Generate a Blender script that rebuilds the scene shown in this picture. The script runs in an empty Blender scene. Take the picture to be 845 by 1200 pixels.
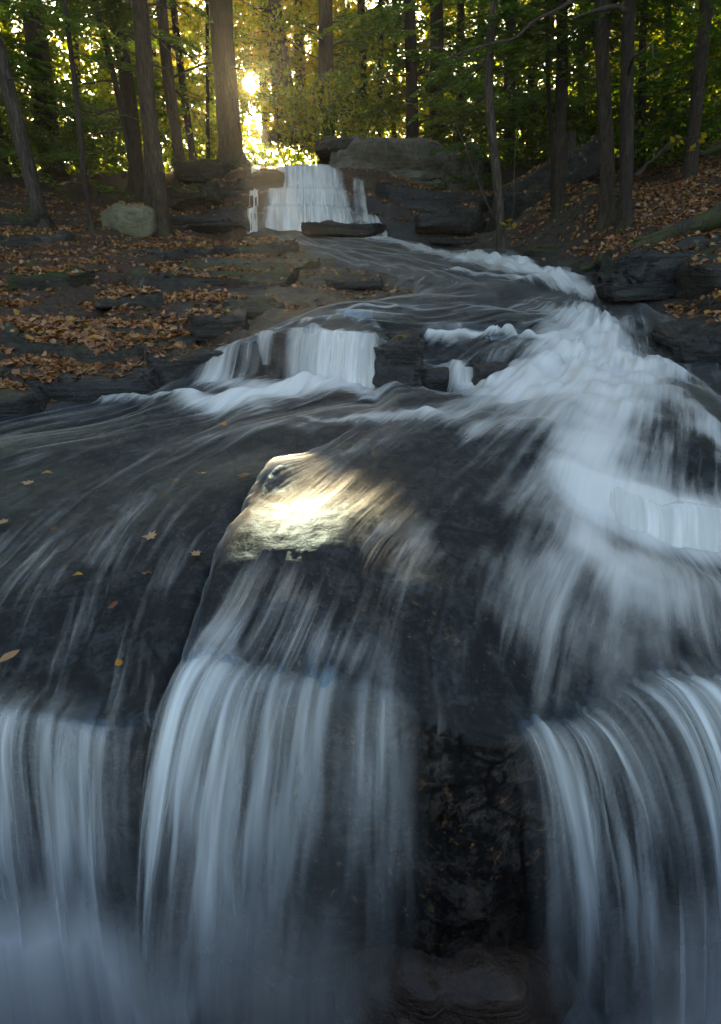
import bpy, math, random
import numpy as np
from mathutils import Vector, Matrix
from mathutils.bvhtree import BVHTree

# ------------------------------------------------------------------ camera
F, CX, CY = 640.0, 422.5, 600.0           # photograph pixels (845 x 1200)
PITCH = math.radians(22.9)
CZ = 2.2
CP, SP = math.cos(PITCH), math.sin(PITCH)
scene = bpy.context.scene
C = scene.collection
cam_d = bpy.data.cameras.new('camera')
cam_d.sensor_fit = 'VERTICAL'
cam_d.sensor_height = 24.0
cam_d.lens = 24.0 * F / 1200.0
cam_d.clip_start = 0.05
cam_d.clip_end = 2000
cam = bpy.data.objects.new('camera', cam_d)
C.objects.link(cam)
cam.location = (0, 0, CZ)
cam.rotation_euler = (math.pi / 2 - PITCH, 0, 0)
scene.camera = cam


def slopes(px, py):
    xc = (px - CX) / F
    yc = (CY - py) / F
    fw = CP + yc * SP
    return xc / fw, (yc * CP - SP) / fw


def at(px, py, Y):
    a, b = slopes(px, py)
    return Vector((a * Y, Y, CZ + b * Y))


# ------------------------------------------------------------------ sky and sun
_a, _b = slopes(292, 98)
SUN = Vector((_a, 1.0, _b)).normalized()
SUN_EL = math.asin(SUN.z)
SUN_AZ = math.atan2(SUN.x, SUN.y)
world = bpy.data.worlds.new('World')
scene.world = world
world.use_nodes = True
wn = world.node_tree
wn.nodes.clear()
w_out = wn.nodes.new('ShaderNodeOutputWorld')
w_sky = wn.nodes.new('ShaderNodeTexSky')
w_sky.sky_type = 'NISHITA'
w_sky.sun_disc = False
w_sky.sun_elevation = SUN_EL
w_sky.sun_rotation = SUN_AZ
w_sky.air_density = 1.0
w_sky.dust_density = 3.0
w_sky.ozone_density = 0.6
w_bg = wn.nodes.new('ShaderNodeBackground')
w_bg.inputs['Strength'].default_value = 0.06
w_hs = wn.nodes.new('ShaderNodeHueSaturation')      # sky colour muted so its light is less blue
w_hs.inputs['Saturation'].default_value = 0.92
wn.links.new(w_sky.outputs[0], w_hs.inputs['Color'])
wn.links.new(w_hs.outputs[0], w_bg.inputs[0])
# the sun's own disc, seen through the trees
w_tc = wn.nodes.new('ShaderNodeTexCoord')
w_nm = wn.nodes.new('ShaderNodeVectorMath'); w_nm.operation = 'NORMALIZE'
w_dt = wn.nodes.new('ShaderNodeVectorMath'); w_dt.operation = 'DOT_PRODUCT'
w_dt.inputs[1].default_value = SUN
w_mr = wn.nodes.new('ShaderNodeMapRange'); w_mr.interpolation_type = 'SMOOTHSTEP'
w_mr.inputs[1].default_value = math.cos(math.radians(1.15))
w_mr.inputs[2].default_value = math.cos(math.radians(0.55))
w_mr.inputs[3].default_value = 0.0
w_mr.inputs[4].default_value = 45.0
w_em = wn.nodes.new('ShaderNodeBackground')
w_em.inputs[0].default_value = (1.0, 0.86, 0.55, 1)
w_ad = wn.nodes.new('ShaderNodeAddShader')
wn.links.new(w_tc.outputs['Generated'], w_nm.inputs[0])
wn.links.new(w_nm.outputs[0], w_dt.inputs[0])
wn.links.new(w_dt.outputs['Value'], w_mr.inputs[0])
wn.links.new(w_mr.outputs[0], w_em.inputs[1])
wn.links.new(w_bg.outputs[0], w_ad.inputs[0])
wn.links.new(w_em.outputs[0], w_ad.inputs[1])
wn.links.new(w_ad.outputs[0], w_out.inputs[0])

sun_d = bpy.data.lights.new('sun', 'SUN')
sun_d.energy = 4.2
sun_d.angle = math.radians(0.6)
sun_d.color = (1.0, 0.80, 0.46)
sun_o = bpy.data.objects.new('sun', sun_d)
C.objects.link(sun_o)
sun_o.rotation_euler = SUN.to_track_quat('Z', 'Y').to_euler()

vs = scene.view_settings
vs.view_transform = 'Standard'
vs.look = 'None'
vs.gamma = 1.0
vs.exposure = 3.3
vs.use_curve_mapping = False
scene.display_settings.display_device = 'sRGB'

cy = scene.cycles
cy.use_denoising = True
cy.max_bounces = 6
cy.diffuse_bounces = 3
cy.glossy_bounces = 2
cy.transmission_bounces = 3
cy.transparent_max_bounces = 12
cy.volume_bounces = 0
cy.caustics_reflective = False
cy.caustics_refractive = False
cy.sample_clamp_indirect = 4.0
cy.sample_clamp_direct = 0.0
cy.blur_glossy = 0.5

random.seed(7)
rng = np.random.default_rng(7)

# ------------------------------------------------------------------ numpy helpers
def _h(ix, iy, iz, s):
    h = (ix.astype(np.uint32) * np.uint32(374761393) + iy.astype(np.uint32) * np.uint32(668265263)
         + iz.astype(np.uint32) * np.uint32(2147483647) + np.uint32((s * 974711) & 0xffffffff))
    h = (h ^ (h >> np.uint32(13))) * np.uint32(1274126177)
    h = (h ^ (h >> np.uint32(16))) * np.uint32(2246822519)
    h = h ^ (h >> np.uint32(15))
    return h.astype(np.float64) / 4294967295.0 * 2 - 1


def vn(x, y, z=0.0, s=0):
    x = np.asarray(x, float); y = np.asarray(y, float) + 0 * x; z = np.asarray(z, float) + 0 * x
    fx, fy, fz = np.floor(x), np.floor(y), np.floor(z)
    ix, iy, iz = fx.astype(np.int64), fy.astype(np.int64), fz.astype(np.int64)
    u, v, w = x - fx, y - fy, z - fz
    u = u * u * u * (u * (u * 6 - 15) + 10); v = v * v * v * (v * (v * 6 - 15) + 10); w = w * w * w * (w * (w * 6 - 15) + 10)
    r = 0
    for dx in (0, 1):
        wx = u if dx else 1 - u
        for dy in (0, 1):
            wy = v if dy else 1 - v
            for dz in (0, 1):
                wz = w if dz else 1 - w
                r = r + wx * wy * wz * _h(ix + dx, iy + dy, iz + dz, s)
    return r


def fbm(x, y, z=0.0, o=4, s=0, g=0.5):
    r, a, f = 0, 1.0, 1.0
    for i in range(o):
        r = r + a * vn(x * f + 3.1 * i, y * f + 1.7 * i, z * f, s + i)
        a *= g; f *= 2.03
    return r


def sst(a, b, x):
    t = np.clip((x - a) / (b - a), 0, 1)
    return t * t * (3 - 2 * t)


def mesh_np(name, V, Fc, mat=None, parent=None, attrs=None, smooth=True, mats=None, mi=None):
    """link ONE mesh object from arrays; Fc is (n,3) or (n,4)"""
    V = np.ascontiguousarray(V, dtype=np.float32); Fc = np.ascontiguousarray(Fc, dtype=np.int32)
    me = bpy.data.meshes.new(name)
    me.vertices.add(len(V)); me.vertices.foreach_set('co', V.ravel())
    n, k = Fc.shape
    me.loops.add(n * k); me.loops.foreach_set('vertex_index', Fc.ravel())
    me.polygons.add(n)
    me.polygons.foreach_set('loop_start', np.arange(0, n * k, k, dtype=np.int32))
    me.polygons.foreach_set('loop_total', np.full(n, k, dtype=np.int32))
    if smooth:
        me.polygons.foreach_set('use_smooth', np.ones(n, dtype=bool))
    me.update(calc_edges=True)
    for an, av in (attrs or {}).items():
        av = np.asarray(av, dtype=np.float32)
        if av.ndim == 1:
            a = me.attributes.new(an, 'FLOAT', 'POINT'); a.data.foreach_set('value', av)
        else:
            a = me.attributes.new(an, 'FLOAT_VECTOR', 'POINT'); a.data.foreach_set('vector', av.ravel())
    if mat: me.materials.append(mat)
    for x in (mats or []): me.materials.append(x)
    if mi is not None: me.polygons.foreach_set('material_index', np.asarray(mi, dtype=np.int32))
    o = bpy.data.objects.new(name, me); C.objects.link(o)
    if parent is not None: o.parent = parent
    return o


def tag(o, label, cat, group=None, kind=None):
    o['label'] = label
    if cat: o['category'] = cat
    if group: o['group'] = group
    if kind: o['kind'] = kind
    return o


def struct(o, label=None):
    o['kind'] = 'structure'
    if label: o['label'] = label
    return o


def empty(name, loc=(0, 0, 0)):
    o = bpy.data.objects.new(name, None); C.objects.link(o); o.location = loc
    o.empty_display_size = 0.1
    return o


def grid_faces(nr, nc, keep=None):
    i = np.arange(nr - 1)[:, None] * nc + np.arange(nc - 1)[None, :]
    f = np.stack([i, i + 1, i + nc + 1, i + nc], -1)
    if keep is not None: f = f[keep]
    return f.reshape(-1, 4)


# ------------------------------------------------------------------ materials
class M:
    """small node builder"""
    def __init__(s, name):
        s.m = bpy.data.materials.new(name); s.m.use_nodes = True
        s.t = s.m.node_tree; s.t.nodes.clear()
        s.out = s.t.nodes.new('ShaderNodeOutputMaterial')

    def link(s, v, sock):
        if v is None: return
        if isinstance(v, bpy.types.NodeSocket): s.t.links.new(v, sock)
        elif isinstance(v, (tuple, list)) and len(v) == 3 and sock.type == 'RGBA': sock.default_value = (*v, 1)
        else: sock.default_value = v

    def n(s, typ, ins=None, out=0, **props):
        nd = s.t.nodes.new('ShaderNode' + typ)
        for k, v in props.items(): setattr(nd, k, v)
        for k, v in (ins or {}).items(): s.link(v, nd.inputs[k])
        return nd.outputs[out]

    def math(s, op, a, b=None, clamp=False):
        i = {0: a}
        if b is not None: i[1] = b
        return s.n('Math', i, operation=op, use_clamp=clamp)

    def attr(s, name, vec=False):
        return s.n('Attribute', None, 1 if vec else 2, attribute_name=name)

    def noise(s, vec, scale, detail=3, rough=0.55, w=None, dist=0.0):
        return s.n('TexNoise', {'Vector': vec, 'Scale': scale, 'Detail': detail, 'Roughness': rough, 'Distortion': dist})

    def ramp(s, fac, stops):
        nd = s.t.nodes.new('ShaderNodeValToRGB')
        s.link(fac, nd.inputs[0])
        e = nd.color_ramp.elements
        while len(e) < len(stops): e.new(0.5)
        for q, (p, c) in zip(e, stops):
            q.position = p; q.color = (*c, 1) if len(c) == 3 else c
        return nd.outputs[0]

    def mixc(s, f, a, b):
        nd = s.t.nodes.new('ShaderNodeMix'); nd.data_type = 'RGBA'
        s.link(f, nd.inputs[0]); s.link(a, nd.inputs[6]); s.link(b, nd.inputs[7])
        return nd.outputs[2]

    def mr(s, v, a, b, c=0.0, d=1.0, smooth=True):
        return s.n('MapRange', {0: v, 1: a, 2: b, 3: c, 4: d}, interpolation_type='SMOOTHSTEP' if smooth else 'LINEAR')

    def bump(s, h, strength, dist=0.02, normal=None):
        return s.n('Bump', {'Height': h, 'Strength': strength, 'Distance': dist, 'Normal': normal})

    def mixs(s, f, a, b):
        return s.n('MixShader', {0: f, 1: a, 2: b})

    def done(s, sh):
        s.t.links.new(sh, s.out.inputs[0]); return s.m


def rock_mat(name, c0, c1, c2, rough=(0.45, 0.8), moss=0.0, lichen=0.0, sc=1.0, bump=0.6, wet=0.0, mosscol=(0.016, 0.022, 0.004)):
    m = M(name)
    co = m.n('TexCoord', None, 3)
    P = m.n('NewGeometry', None, 0)
    n1 = m.noise(P, 1.6 * sc, 6, 0.6)
    n2 = m.noise(P, 9 * sc, 6, 0.65)
    n3 = m.noise(P, 45 * sc, 4, 0.7)
    mp = m.n('Mapping', {0: P, 3: (1.2, 1.2, 14)})
    st = m.noise(mp, 2.2 * sc, 4, 0.6, dist=0.4)
    col = m.ramp(n1, [(0.3, c0), (0.52, c1), (0.75, c2)])
    col = m.mixc(m.mr(n2, 0.45, 0.75), col, tuple(x * 0.45 for x in c1))
    col = m.mixc(m.mr(st, 0.5, 0.72, 0, 0.6), col, tuple(x * 0.55 for x in c0))
    col = m.mixc(m.mr(n3, 0.55, 0.8, 0, 0.6), col, c2)
    if lichen:
        l1 = m.noise(P, 7 * sc, 5, 0.7)
        col = m.mixc(m.mr(l1, 0.62 - 0.1 * lichen, 0.70, 0, 0.75), col, (0.15, 0.16, 0.115))
    if moss:
        N = m.n('NewGeometry', None, 1)
        nz = m.n('SeparateXYZ', {0: N}, 2)
        k = m.math('ADD', m.math('MULTIPLY', nz, 0.35), m.noise(P, 2.2 * sc, 5, 0.65))
        col = m.mixc(m.mr(k, 0.95 - 0.35 * moss, 1.08 - 0.35 * moss), col, m.mixc(n3, mosscol, tuple(x * 2.2 for x in mosscol)))
    h = m.math('ADD', m.math('MULTIPLY', n2, 1.0), m.math('ADD', m.math('MULTIPLY', n3, 0.3), m.math('MULTIPLY', st, 0.7)))
    b = m.bump(h, bump, 0.07)
    r = m.mr(n2, 0.3, 0.7, rough[0], rough[1])
    sh = m.n('BsdfPrincipled', {'Base Color': col, 'Roughness': r, 'Normal': b, 'Coat Weight': wet, 'Coat Roughness': 0.22})
    return m.done(sh)


def bark_mat(name, c0, c1, moss=0.3, lichen=0.25):
    m = M(name)
    P = m.n('TexCoord', None, 3)
    mp = m.n('Mapping', {0: P, 3: (1, 1, 0.16)})
    n1 = m.noise(mp, 34, 5, 0.7, dist=0.6)
    n2 = m.noise(P, 5, 4, 0.6)
    col = m.ramp(n1, [(0.33, tuple(x * 0.3 for x in c0)), (0.5, c0), (0.7, c1)])
    col = m.mixc(m.mr(n2, 0.60, 0.72, 0, lichen), col, (0.09, 0.095, 0.07))
    G = m.n('NewGeometry', None, 0)
    z = m.attr('hgt')
    k = m.math('SUBTRACT', m.noise(P, 7, 4, 0.6), m.math('MULTIPLY', z, 0.45))
    col = m.mixc(m.mr(k, 0.42, 0.56, 0, moss), col, (0.05, 0.06, 0.015))
    b = m.bump(n1, 0.9, 0.03)
    return m.done(m.n('BsdfPrincipled', {'Base Color': col, 'Roughness': 0.9, 'Normal': b}))


def leaf_mat(name, stops, trans=0.5, tcol=None, rough=0.55):
    m = M(name)
    t = m.attr('tint')
    col = m.ramp(t, stops)
    g = m.n('BsdfPrincipled', {'Base Color': col, 'Roughness': rough})
    tc = m.n('HueSaturation', {'Saturation': 1.15, 'Value': 1.7, 'Color': col})
    tr = m.n('BsdfTranslucent', {'Color': tc})
    return m.done(m.mixs(trans, g, tr))


M_hemlock = leaf_mat('hemlock_needles', [(0.0, (0.034, 0.078, 0.015)), (0.5, (0.09, 0.155, 0.02)), (0.9, (0.19, 0.22, 0.02)), (1.0, (0.17, 0.15, 0.015))], 0.5)
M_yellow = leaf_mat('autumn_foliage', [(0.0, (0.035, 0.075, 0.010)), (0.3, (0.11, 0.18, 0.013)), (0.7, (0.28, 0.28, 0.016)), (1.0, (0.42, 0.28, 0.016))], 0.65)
M_litter = leaf_mat('fallen_leaves', [(0.0, (0.03, 0.013, 0.006)), (0.3, (0.14, 0.05, 0.016)), (0.55, (0.26, 0.115, 0.042)), (0.8, (0.38, 0.23, 0.12)), (0.93, (0.40, 0.17, 0.015)), (0.97, (0.34, 0.20, 0.02)), (1.0, (0.18, 0.02, 0.014))], 0.15, rough=0.6)
M_bark = bark_mat('grey_brown_bark', (0.042, 0.027, 0.016), (0.085, 0.058, 0.037))
M_bark_dark = bark_mat('dark_hemlock_bark', (0.026, 0.016, 0.010), (0.056, 0.037, 0.024), 0.5, 0.15)
M_bark_pale = bark_mat('flaking_pale_bark', (0.05, 0.036, 0.024), (0.13, 0.105, 0.078), 0.4, 0.5)
M_twig = bark_mat('twig_bark', (0.06, 0.045, 0.035), (0.10, 0.08, 0.06), 0.0, 0.2)
M_rock_wet = rock_mat('wet_dark_schist', (0.007, 0.0065, 0.0065), (0.015, 0.014, 0.0135), (0.038, 0.036, 0.035), (0.3, 0.6), 0.0, 0.0, 1.0, 0.9, 0.18)
M_rock = rock_mat('grey_schist', (0.014, 0.013, 0.011), (0.032, 0.029, 0.024), (0.075, 0.069, 0.056), (0.6, 0.9), 0.55, 0.4, 1.0, 0.8)
M_rock_pale = rock_mat('pale_lichened_rock', (0.05, 0.048, 0.038), (0.12, 0.113, 0.09), (0.25, 0.237, 0.19), (0.7, 0.95), 0.25, 1.2, 1.0, 0.9)
M_rock_moss = rock_mat('mossy_rock', (0.015, 0.014, 0.010), (0.03, 0.027, 0.02), (0.055, 0.052, 0.038), (0.7, 0.95), 1.25, 0.2, 1.0, 0.9)
M_boulder = rock_mat('tan_mossy_boulder', (0.11, 0.102, 0.058), (0.18, 0.165, 0.098), (0.27, 0.25, 0.16), (0.75, 0.95), 0.45, 0.2, 1.2, 0.5, 0.0, (0.09, 0.10, 0.03))
M_rock_brown = rock_mat('brown_wet_rock', (0.024, 0.013, 0.009), (0.06, 0.034, 0.022), (0.11, 0.064, 0.042), (0.35, 0.65), 0.0, 0.0, 1.6, 0.7, 0.4)


def ground_mat():
    m = M('woodland_floor_and_streambed')
    P = m.n('NewGeometry', None, 0)
    lit = m.attr('litter'); wet = m.attr('wet')
    n1 = m.noise(P, 1.5, 6, 0.6); n2 = m.noise(P, 10, 6, 0.65); n3 = m.noise(P, 55, 4, 0.7)
    mp = m.n('Mapping', {0: P, 3: (1.0, 1.6, 12)})
    st = m.noise(mp, 3, 4, 0.6, dist=0.5)
    rock = m.ramp(n1, [(0.3, (0.018, 0.018, 0.018)), (0.52, (0.04, 0.039, 0.037)), (0.75, (0.085, 0.083, 0.078))])
    rock = m.mixc(m.mr(n2, 0.45, 0.72, 0, 0.8), rock, (0.016, 0.015, 0.015))
    rock = m.mixc(m.mr(n3, 0.56, 0.8, 0, 0.6), rock, (0.11, 0.107, 0.10))
    bed = m.ramp(m.math('ADD', m.math('MULTIPLY', n2, 0.6), m.math('MULTIPLY', n3, 0.4)), [(0.36, (0.003, 0.0028, 0.0028)), (0.48, (0.009, 0.0085, 0.0088)), (0.62, (0.06, 0.05, 0.043))])
    vo = m.n('TexVoronoi', {'Vector': m.n('Mapping', {0: P, 3: (1.0, 0.55, 1.0)}), 'Scale': 3.1}, feature='DISTANCE_TO_EDGE')
    bed = m.mixc(m.mr(vo, 0.0, 0.035, 0.85, 0.0), bed, (0.002, 0.002, 0.002))
    sp = m.noise(P, 38, 3, 0.6)
    bed = m.mixc(m.math('MULTIPLY', m.mr(sp, 0.60, 0.70, 0, 0.8), m.mr(n1, 0.45, 0.6)), bed, (0.17, 0.085, 0.028))
    c = m.mixc(wet, rock, bed)
    so = m.ramp(m.noise(P, 26, 4, 0.75), [(0.32, (0.010, 0.006, 0.004)), (0.5, (0.035, 0.018, 0.010)), (0.68, (0.085, 0.045, 0.025))])
    gm = m.mr(m.math('ADD', n1, m.math('MULTIPLY', n2, 0.25)), 0.70, 0.80, 0, 0.8)
    so = m.mixc(gm, so, (0.045, 0.055, 0.016))
    c = m.mixc(lit, c, so)
    h = m.math('ADD', n2, m.math('ADD', m.math('MULTIPLY', n3, 0.35), m.math('MULTIPLY', st, 0.5)))
    b = m.bump(h, m.math('SUBTRACT', 0.8, m.math('MULTIPLY', wet, 0.55)), 0.05)
    r = m.math('ADD', m.math('ADD', 0.38, m.math('MULTIPLY', lit, 0.4)), m.math('MULTIPLY', wet, 0.12))
    sl = m.math('SUBTRACT', 0.5, m.math('MULTIPLY', wet, 0.42))
    return m.done(m.n('BsdfPrincipled', {'Base Color': c, 'Roughness': r, 'Normal': b, 'Specular IOR Level': sl}))


M_ground = ground_mat()


def water_mat(name, su, sv, cast=(0.84, 0.84, 0.82), milk=1.0, gloss_rough=0.62):
    """running water: 'uvw' = (across the current, along the current), 'foam' = how much air it carries"""
    m = M(name)
    q = m.attr('uvw', True); foam = m.attr('foam')
    s1 = m.noise(m.n('Mapping', {0: q, 3: (su, sv, 1)}), 1.0, 4, 0.6)
    s2 = m.noise(m.n('Mapping', {0: q, 3: (su * 3.7, sv * 1.6, 1), 1: (3, 7, 0)}), 1.0, 4, 0.6)
    s3 = m.noise(m.n('Mapping', {0: q, 3: (su * 0.32, sv * 1.3, 1), 1: (9, 2, 0)}), 1.0, 3, 0.55)
    st = m.math('ADD', m.math('MULTIPLY', s1, 0.42), m.math('ADD', m.math('MULTIPLY', s2, 0.33), m.math('MULTIPLY', s3, 0.25)))
    a = m.math('ADD', foam, m.math('MULTIPLY', m.math('SUBTRACT', st, 0.5), m.math('SUBTRACT', 2.5, m.math('MULTIPLY', foam, 1.7))))
    fac = m.mr(a, 0.02, 1.05, 0.008, 0.97 * milk)
    bn = m.bump(st, 0.45, 0.035)
    dif = m.n('BsdfDiffuse', {'Color': cast, 'Normal': bn})
    trl = m.n('BsdfTranslucent', {'Color': cast, 'Normal': bn})
    body = m.mixs(0.25, dif, trl)
    clear = m.n('BsdfTransparent', {'Color': (0.72, 0.84, 0.94)})
    gl = m.n('BsdfGlossy', {'Color': (1, 1, 1), 'Roughness': gloss_rough, 'Normal': bn})
    fr = m.n('Fresnel', {'IOR': 1.22, 'Normal': bn})
    film = m.mixs(m.mr(fr, 0.0, 1.0, 0.006, 0.42, False), clear, gl)
    return m.done(m.mixs(fac, film, body))


M_water = water_mat('running_water', 9.0, 1.1)
M_pool = water_mat('lower_pool_water', 5.0, 2.0, (0.68, 0.74, 0.79))


def fall_mat(name, su, sv, col=(0.76, 0.81, 0.85), lo=0.25, hi=0.85, amp=1.0):
    """a thin sheet of falling water made of strands; 'uvw' = (metres along the lip, metres fallen), 'dens' = how thick the sheet is"""
    m = M(name)
    q0 = m.attr('uvw', True); d = m.attr('dens')
    wv = m.noise(m.n('Mapping', {0: q0, 3: (su * 0.35, sv * 1.2, 1), 1: (2, 4, 0)}), 1.0, 2, 0.5)
    q = m.n('VectorMath', {0: q0, 1: m.n('CombineXYZ', {0: m.math('MULTIPLY', m.math('SUBTRACT', wv, 0.5), 1.4 / su), 1: 0.0, 2: 0.0})}, operation='ADD')
    s1 = m.noise(m.n('Mapping', {0: q, 3: (su, sv, 1)}), 1.0, 2, 0.5)
    s2 = m.noise(m.n('Mapping', {0: q, 3: (su * 2.9, sv * 1.3, 1), 1: (5, 3, 0)}), 1.0, 2, 0.5)
    s3 = m.noise(m.n('Mapping', {0: q, 3: (su * 0.25, sv * 0.6, 1), 1: (1, 8, 0)}), 1.0, 2, 0.5)
    st = m.math('ADD', m.math('MULTIPLY', s1, 0.5), m.math('ADD', m.math('MULTIPLY', s2, 0.3), m.math('MULTIPLY', s3, 0.2)))
    veil = m.mr(s3, 0.30, 0.72, lo, lo + 0.38)
    strand = m.math('ADD', m.mr(s1, 0.44, 0.70, 0, 0.8 * amp), m.mr(s2, 0.48, 0.72, 0, 0.3 * amp))
    a = m.math('MULTIPLY', m.math('ADD', veil, strand), m.math('MULTIPLY', d, hi), True)
    bn = m.bump(st, 0.4, 0.02)
    dif = m.n('BsdfDiffuse', {'Color': col, 'Normal': bn})
    trl = m.n('BsdfTranslucent', {'Color': col, 'Normal': bn})
    gl = m.n('BsdfGlossy', {'Color': (1, 1, 1), 'Roughness': 0.3, 'Normal': bn})
    body = m.mixs(0.04, m.mixs(0.35, dif, trl), gl)
    return m.done(m.mixs(a, m.n('BsdfTransparent'), body))


M_fall = fall_mat('falling_water', 17, 1.1, (0.78, 0.82, 0.83), 0.0, 0.92)
M_fall_far = fall_mat('falling_water_upper', 7, 1.0, (0.86, 0.86, 0.84), 0.36, 1.35, 0.8)

# ------------------------------------------------------------------ shape of the land
def curve(pts):
    """pts as (px,py,Y): an edge in plan, Y as function of X"""
    w = sorted([(at(*p).x, p[2]) for p in pts])
    xs = np.array([a for a, b in w]); ys = np.array([b for a, b in w])
    return lambda x: np.interp(x, xs, ys)


LIP = [(-220, 830, 1.30), (-100, 815, 1.27), (0, 825, 1.25), (60, 840, 1.215), (120, 850, 1.20), (165, 850, 1.20), (198, 815, 1.225), (218, 775, 1.25), (245, 768, 1.26), (290, 785, 1.22),
       (340, 790, 1.21), (400, 795, 1.205), (440, 802, 1.20), (470, 815, 1.19), (500, 836, 1.17), (545, 852, 1.15), (590, 856, 1.15),
       (630, 846, 1.22), (660, 850, 1.23), (690, 838, 1.275), (720, 815, 1.345), (765, 798, 1.41), (845, 800, 1.43), (960, 815, 1.42), (1100, 830, 1.4)]
lipY = curve(LIP)
FRONT_H = 1.18
_ck = sorted([(p[2], at(*p).x) for p in [(200, 815, 1.19), (212, 775, 1.25), (226, 720, 1.37), (246, 660, 1.58), (262, 630, 1.72), (287, 592, 1.96), (316, 562, 2.28), (364, 532, 2.64), (405, 513, 2.90), (440, 500, 3.1)]])
def CRACK(y):
    return np.interp(y, [a for a, b in _ck], [b for a, b in _ck]) + 0.012 * vn(y * 9, 0 * y, 0, 91) + 0.006 * vn(y * 30, 0 * y, 0, 92)


def steps(x, y):
    """the vertical drops of the stream bed, as a function of plan position"""
    z = -FRONT_H * (1 - sst(-0.13, 0.0, y - lipY(x)))
    # middle ledge
    e = np.interp(x, [-3.5, -1.1, -0.75, -0.55, -0.2, 0.12, 0.5, 1.2, 1.6], [4.15, 4.25, 4.45, 4.40, 4.33, 4.28, 4.30, 4.55, 4.7])
    h = np.interp(x, [-1.4, -0.95, -0.6, 0.1, 0.25, 1.0, 1.5], [0.0, 0.25, 0.34, 0.36, 0.24, 0.18, 0.0])
    z = z - h * (1 - sst(-0.12, 0.02, y - e)) * sst(-1.5, -0.2, y - e)
    e2 = np.interp(x, [0.1, 0.3, 1.0, 1.6], [4.75, 4.85, 4.95, 5.2])
    h2 = np.interp(x, [0.05, 0.3, 1.2, 1.6], [0.0, 0.085, 0.085, 0.0])
    z = z - h2 * (1 - sst(-0.10, 0.02, y - e2)) * sst(-1.0, -0.15, y - e2)
    # right-hand drop
    e3 = np.interp(x, [0.9, 1.05, 1.3, 1.7, 2.2], [2.62, 2.56, 2.47, 2.40, 2.42])
    h3 = np.interp(x, [0.88, 1.1, 1.4, 4], [0.0, 0.13, 0.17, 0.17])
    z = z - h3 * (1 - sst(-0.11, 0.01, y - e3)) * sst(-0.8, -0.15, y - e3)
    # left edge of the big smooth slab
    h5 = np.interp(y, [1.25, 1.5, 1.9, 2.4, 2.8, 3.05], [0.15, 0.15, 0.14, 0.10, 0.045, 0.0]) * sst(3.1, 2.9, y)
    z = z - h5 * (1 - sst(-0.045, 0.02, x - CRACK(y)))
    z = z - 0.25 * h5 * np.exp(-((x - CRACK(y) + 0.055) / 0.025) ** 2)
    # upper waterfall
    e4 = np.interp(x, [-4, -2.6, -1.6, 0.0, 1.2, 3.2], [13.6, 13.0, 13.15, 13.1, 12.9, 12.6])
    h4 = np.interp(x, [-4.6, -3.2, -2.6, 1.5, 2.6, 3.6], [0.2, 0.7, 1.05, 1.05, 0.8, 0.0])
    k = (y - e4)
    z = z - h4 * (1 - 0.4 * sst(-0.95, -0.75, k) - 0.25 * sst(-0.5, -0.38, k) - 0.35 * sst(-0.12, 0.05, k))
    return z


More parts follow.
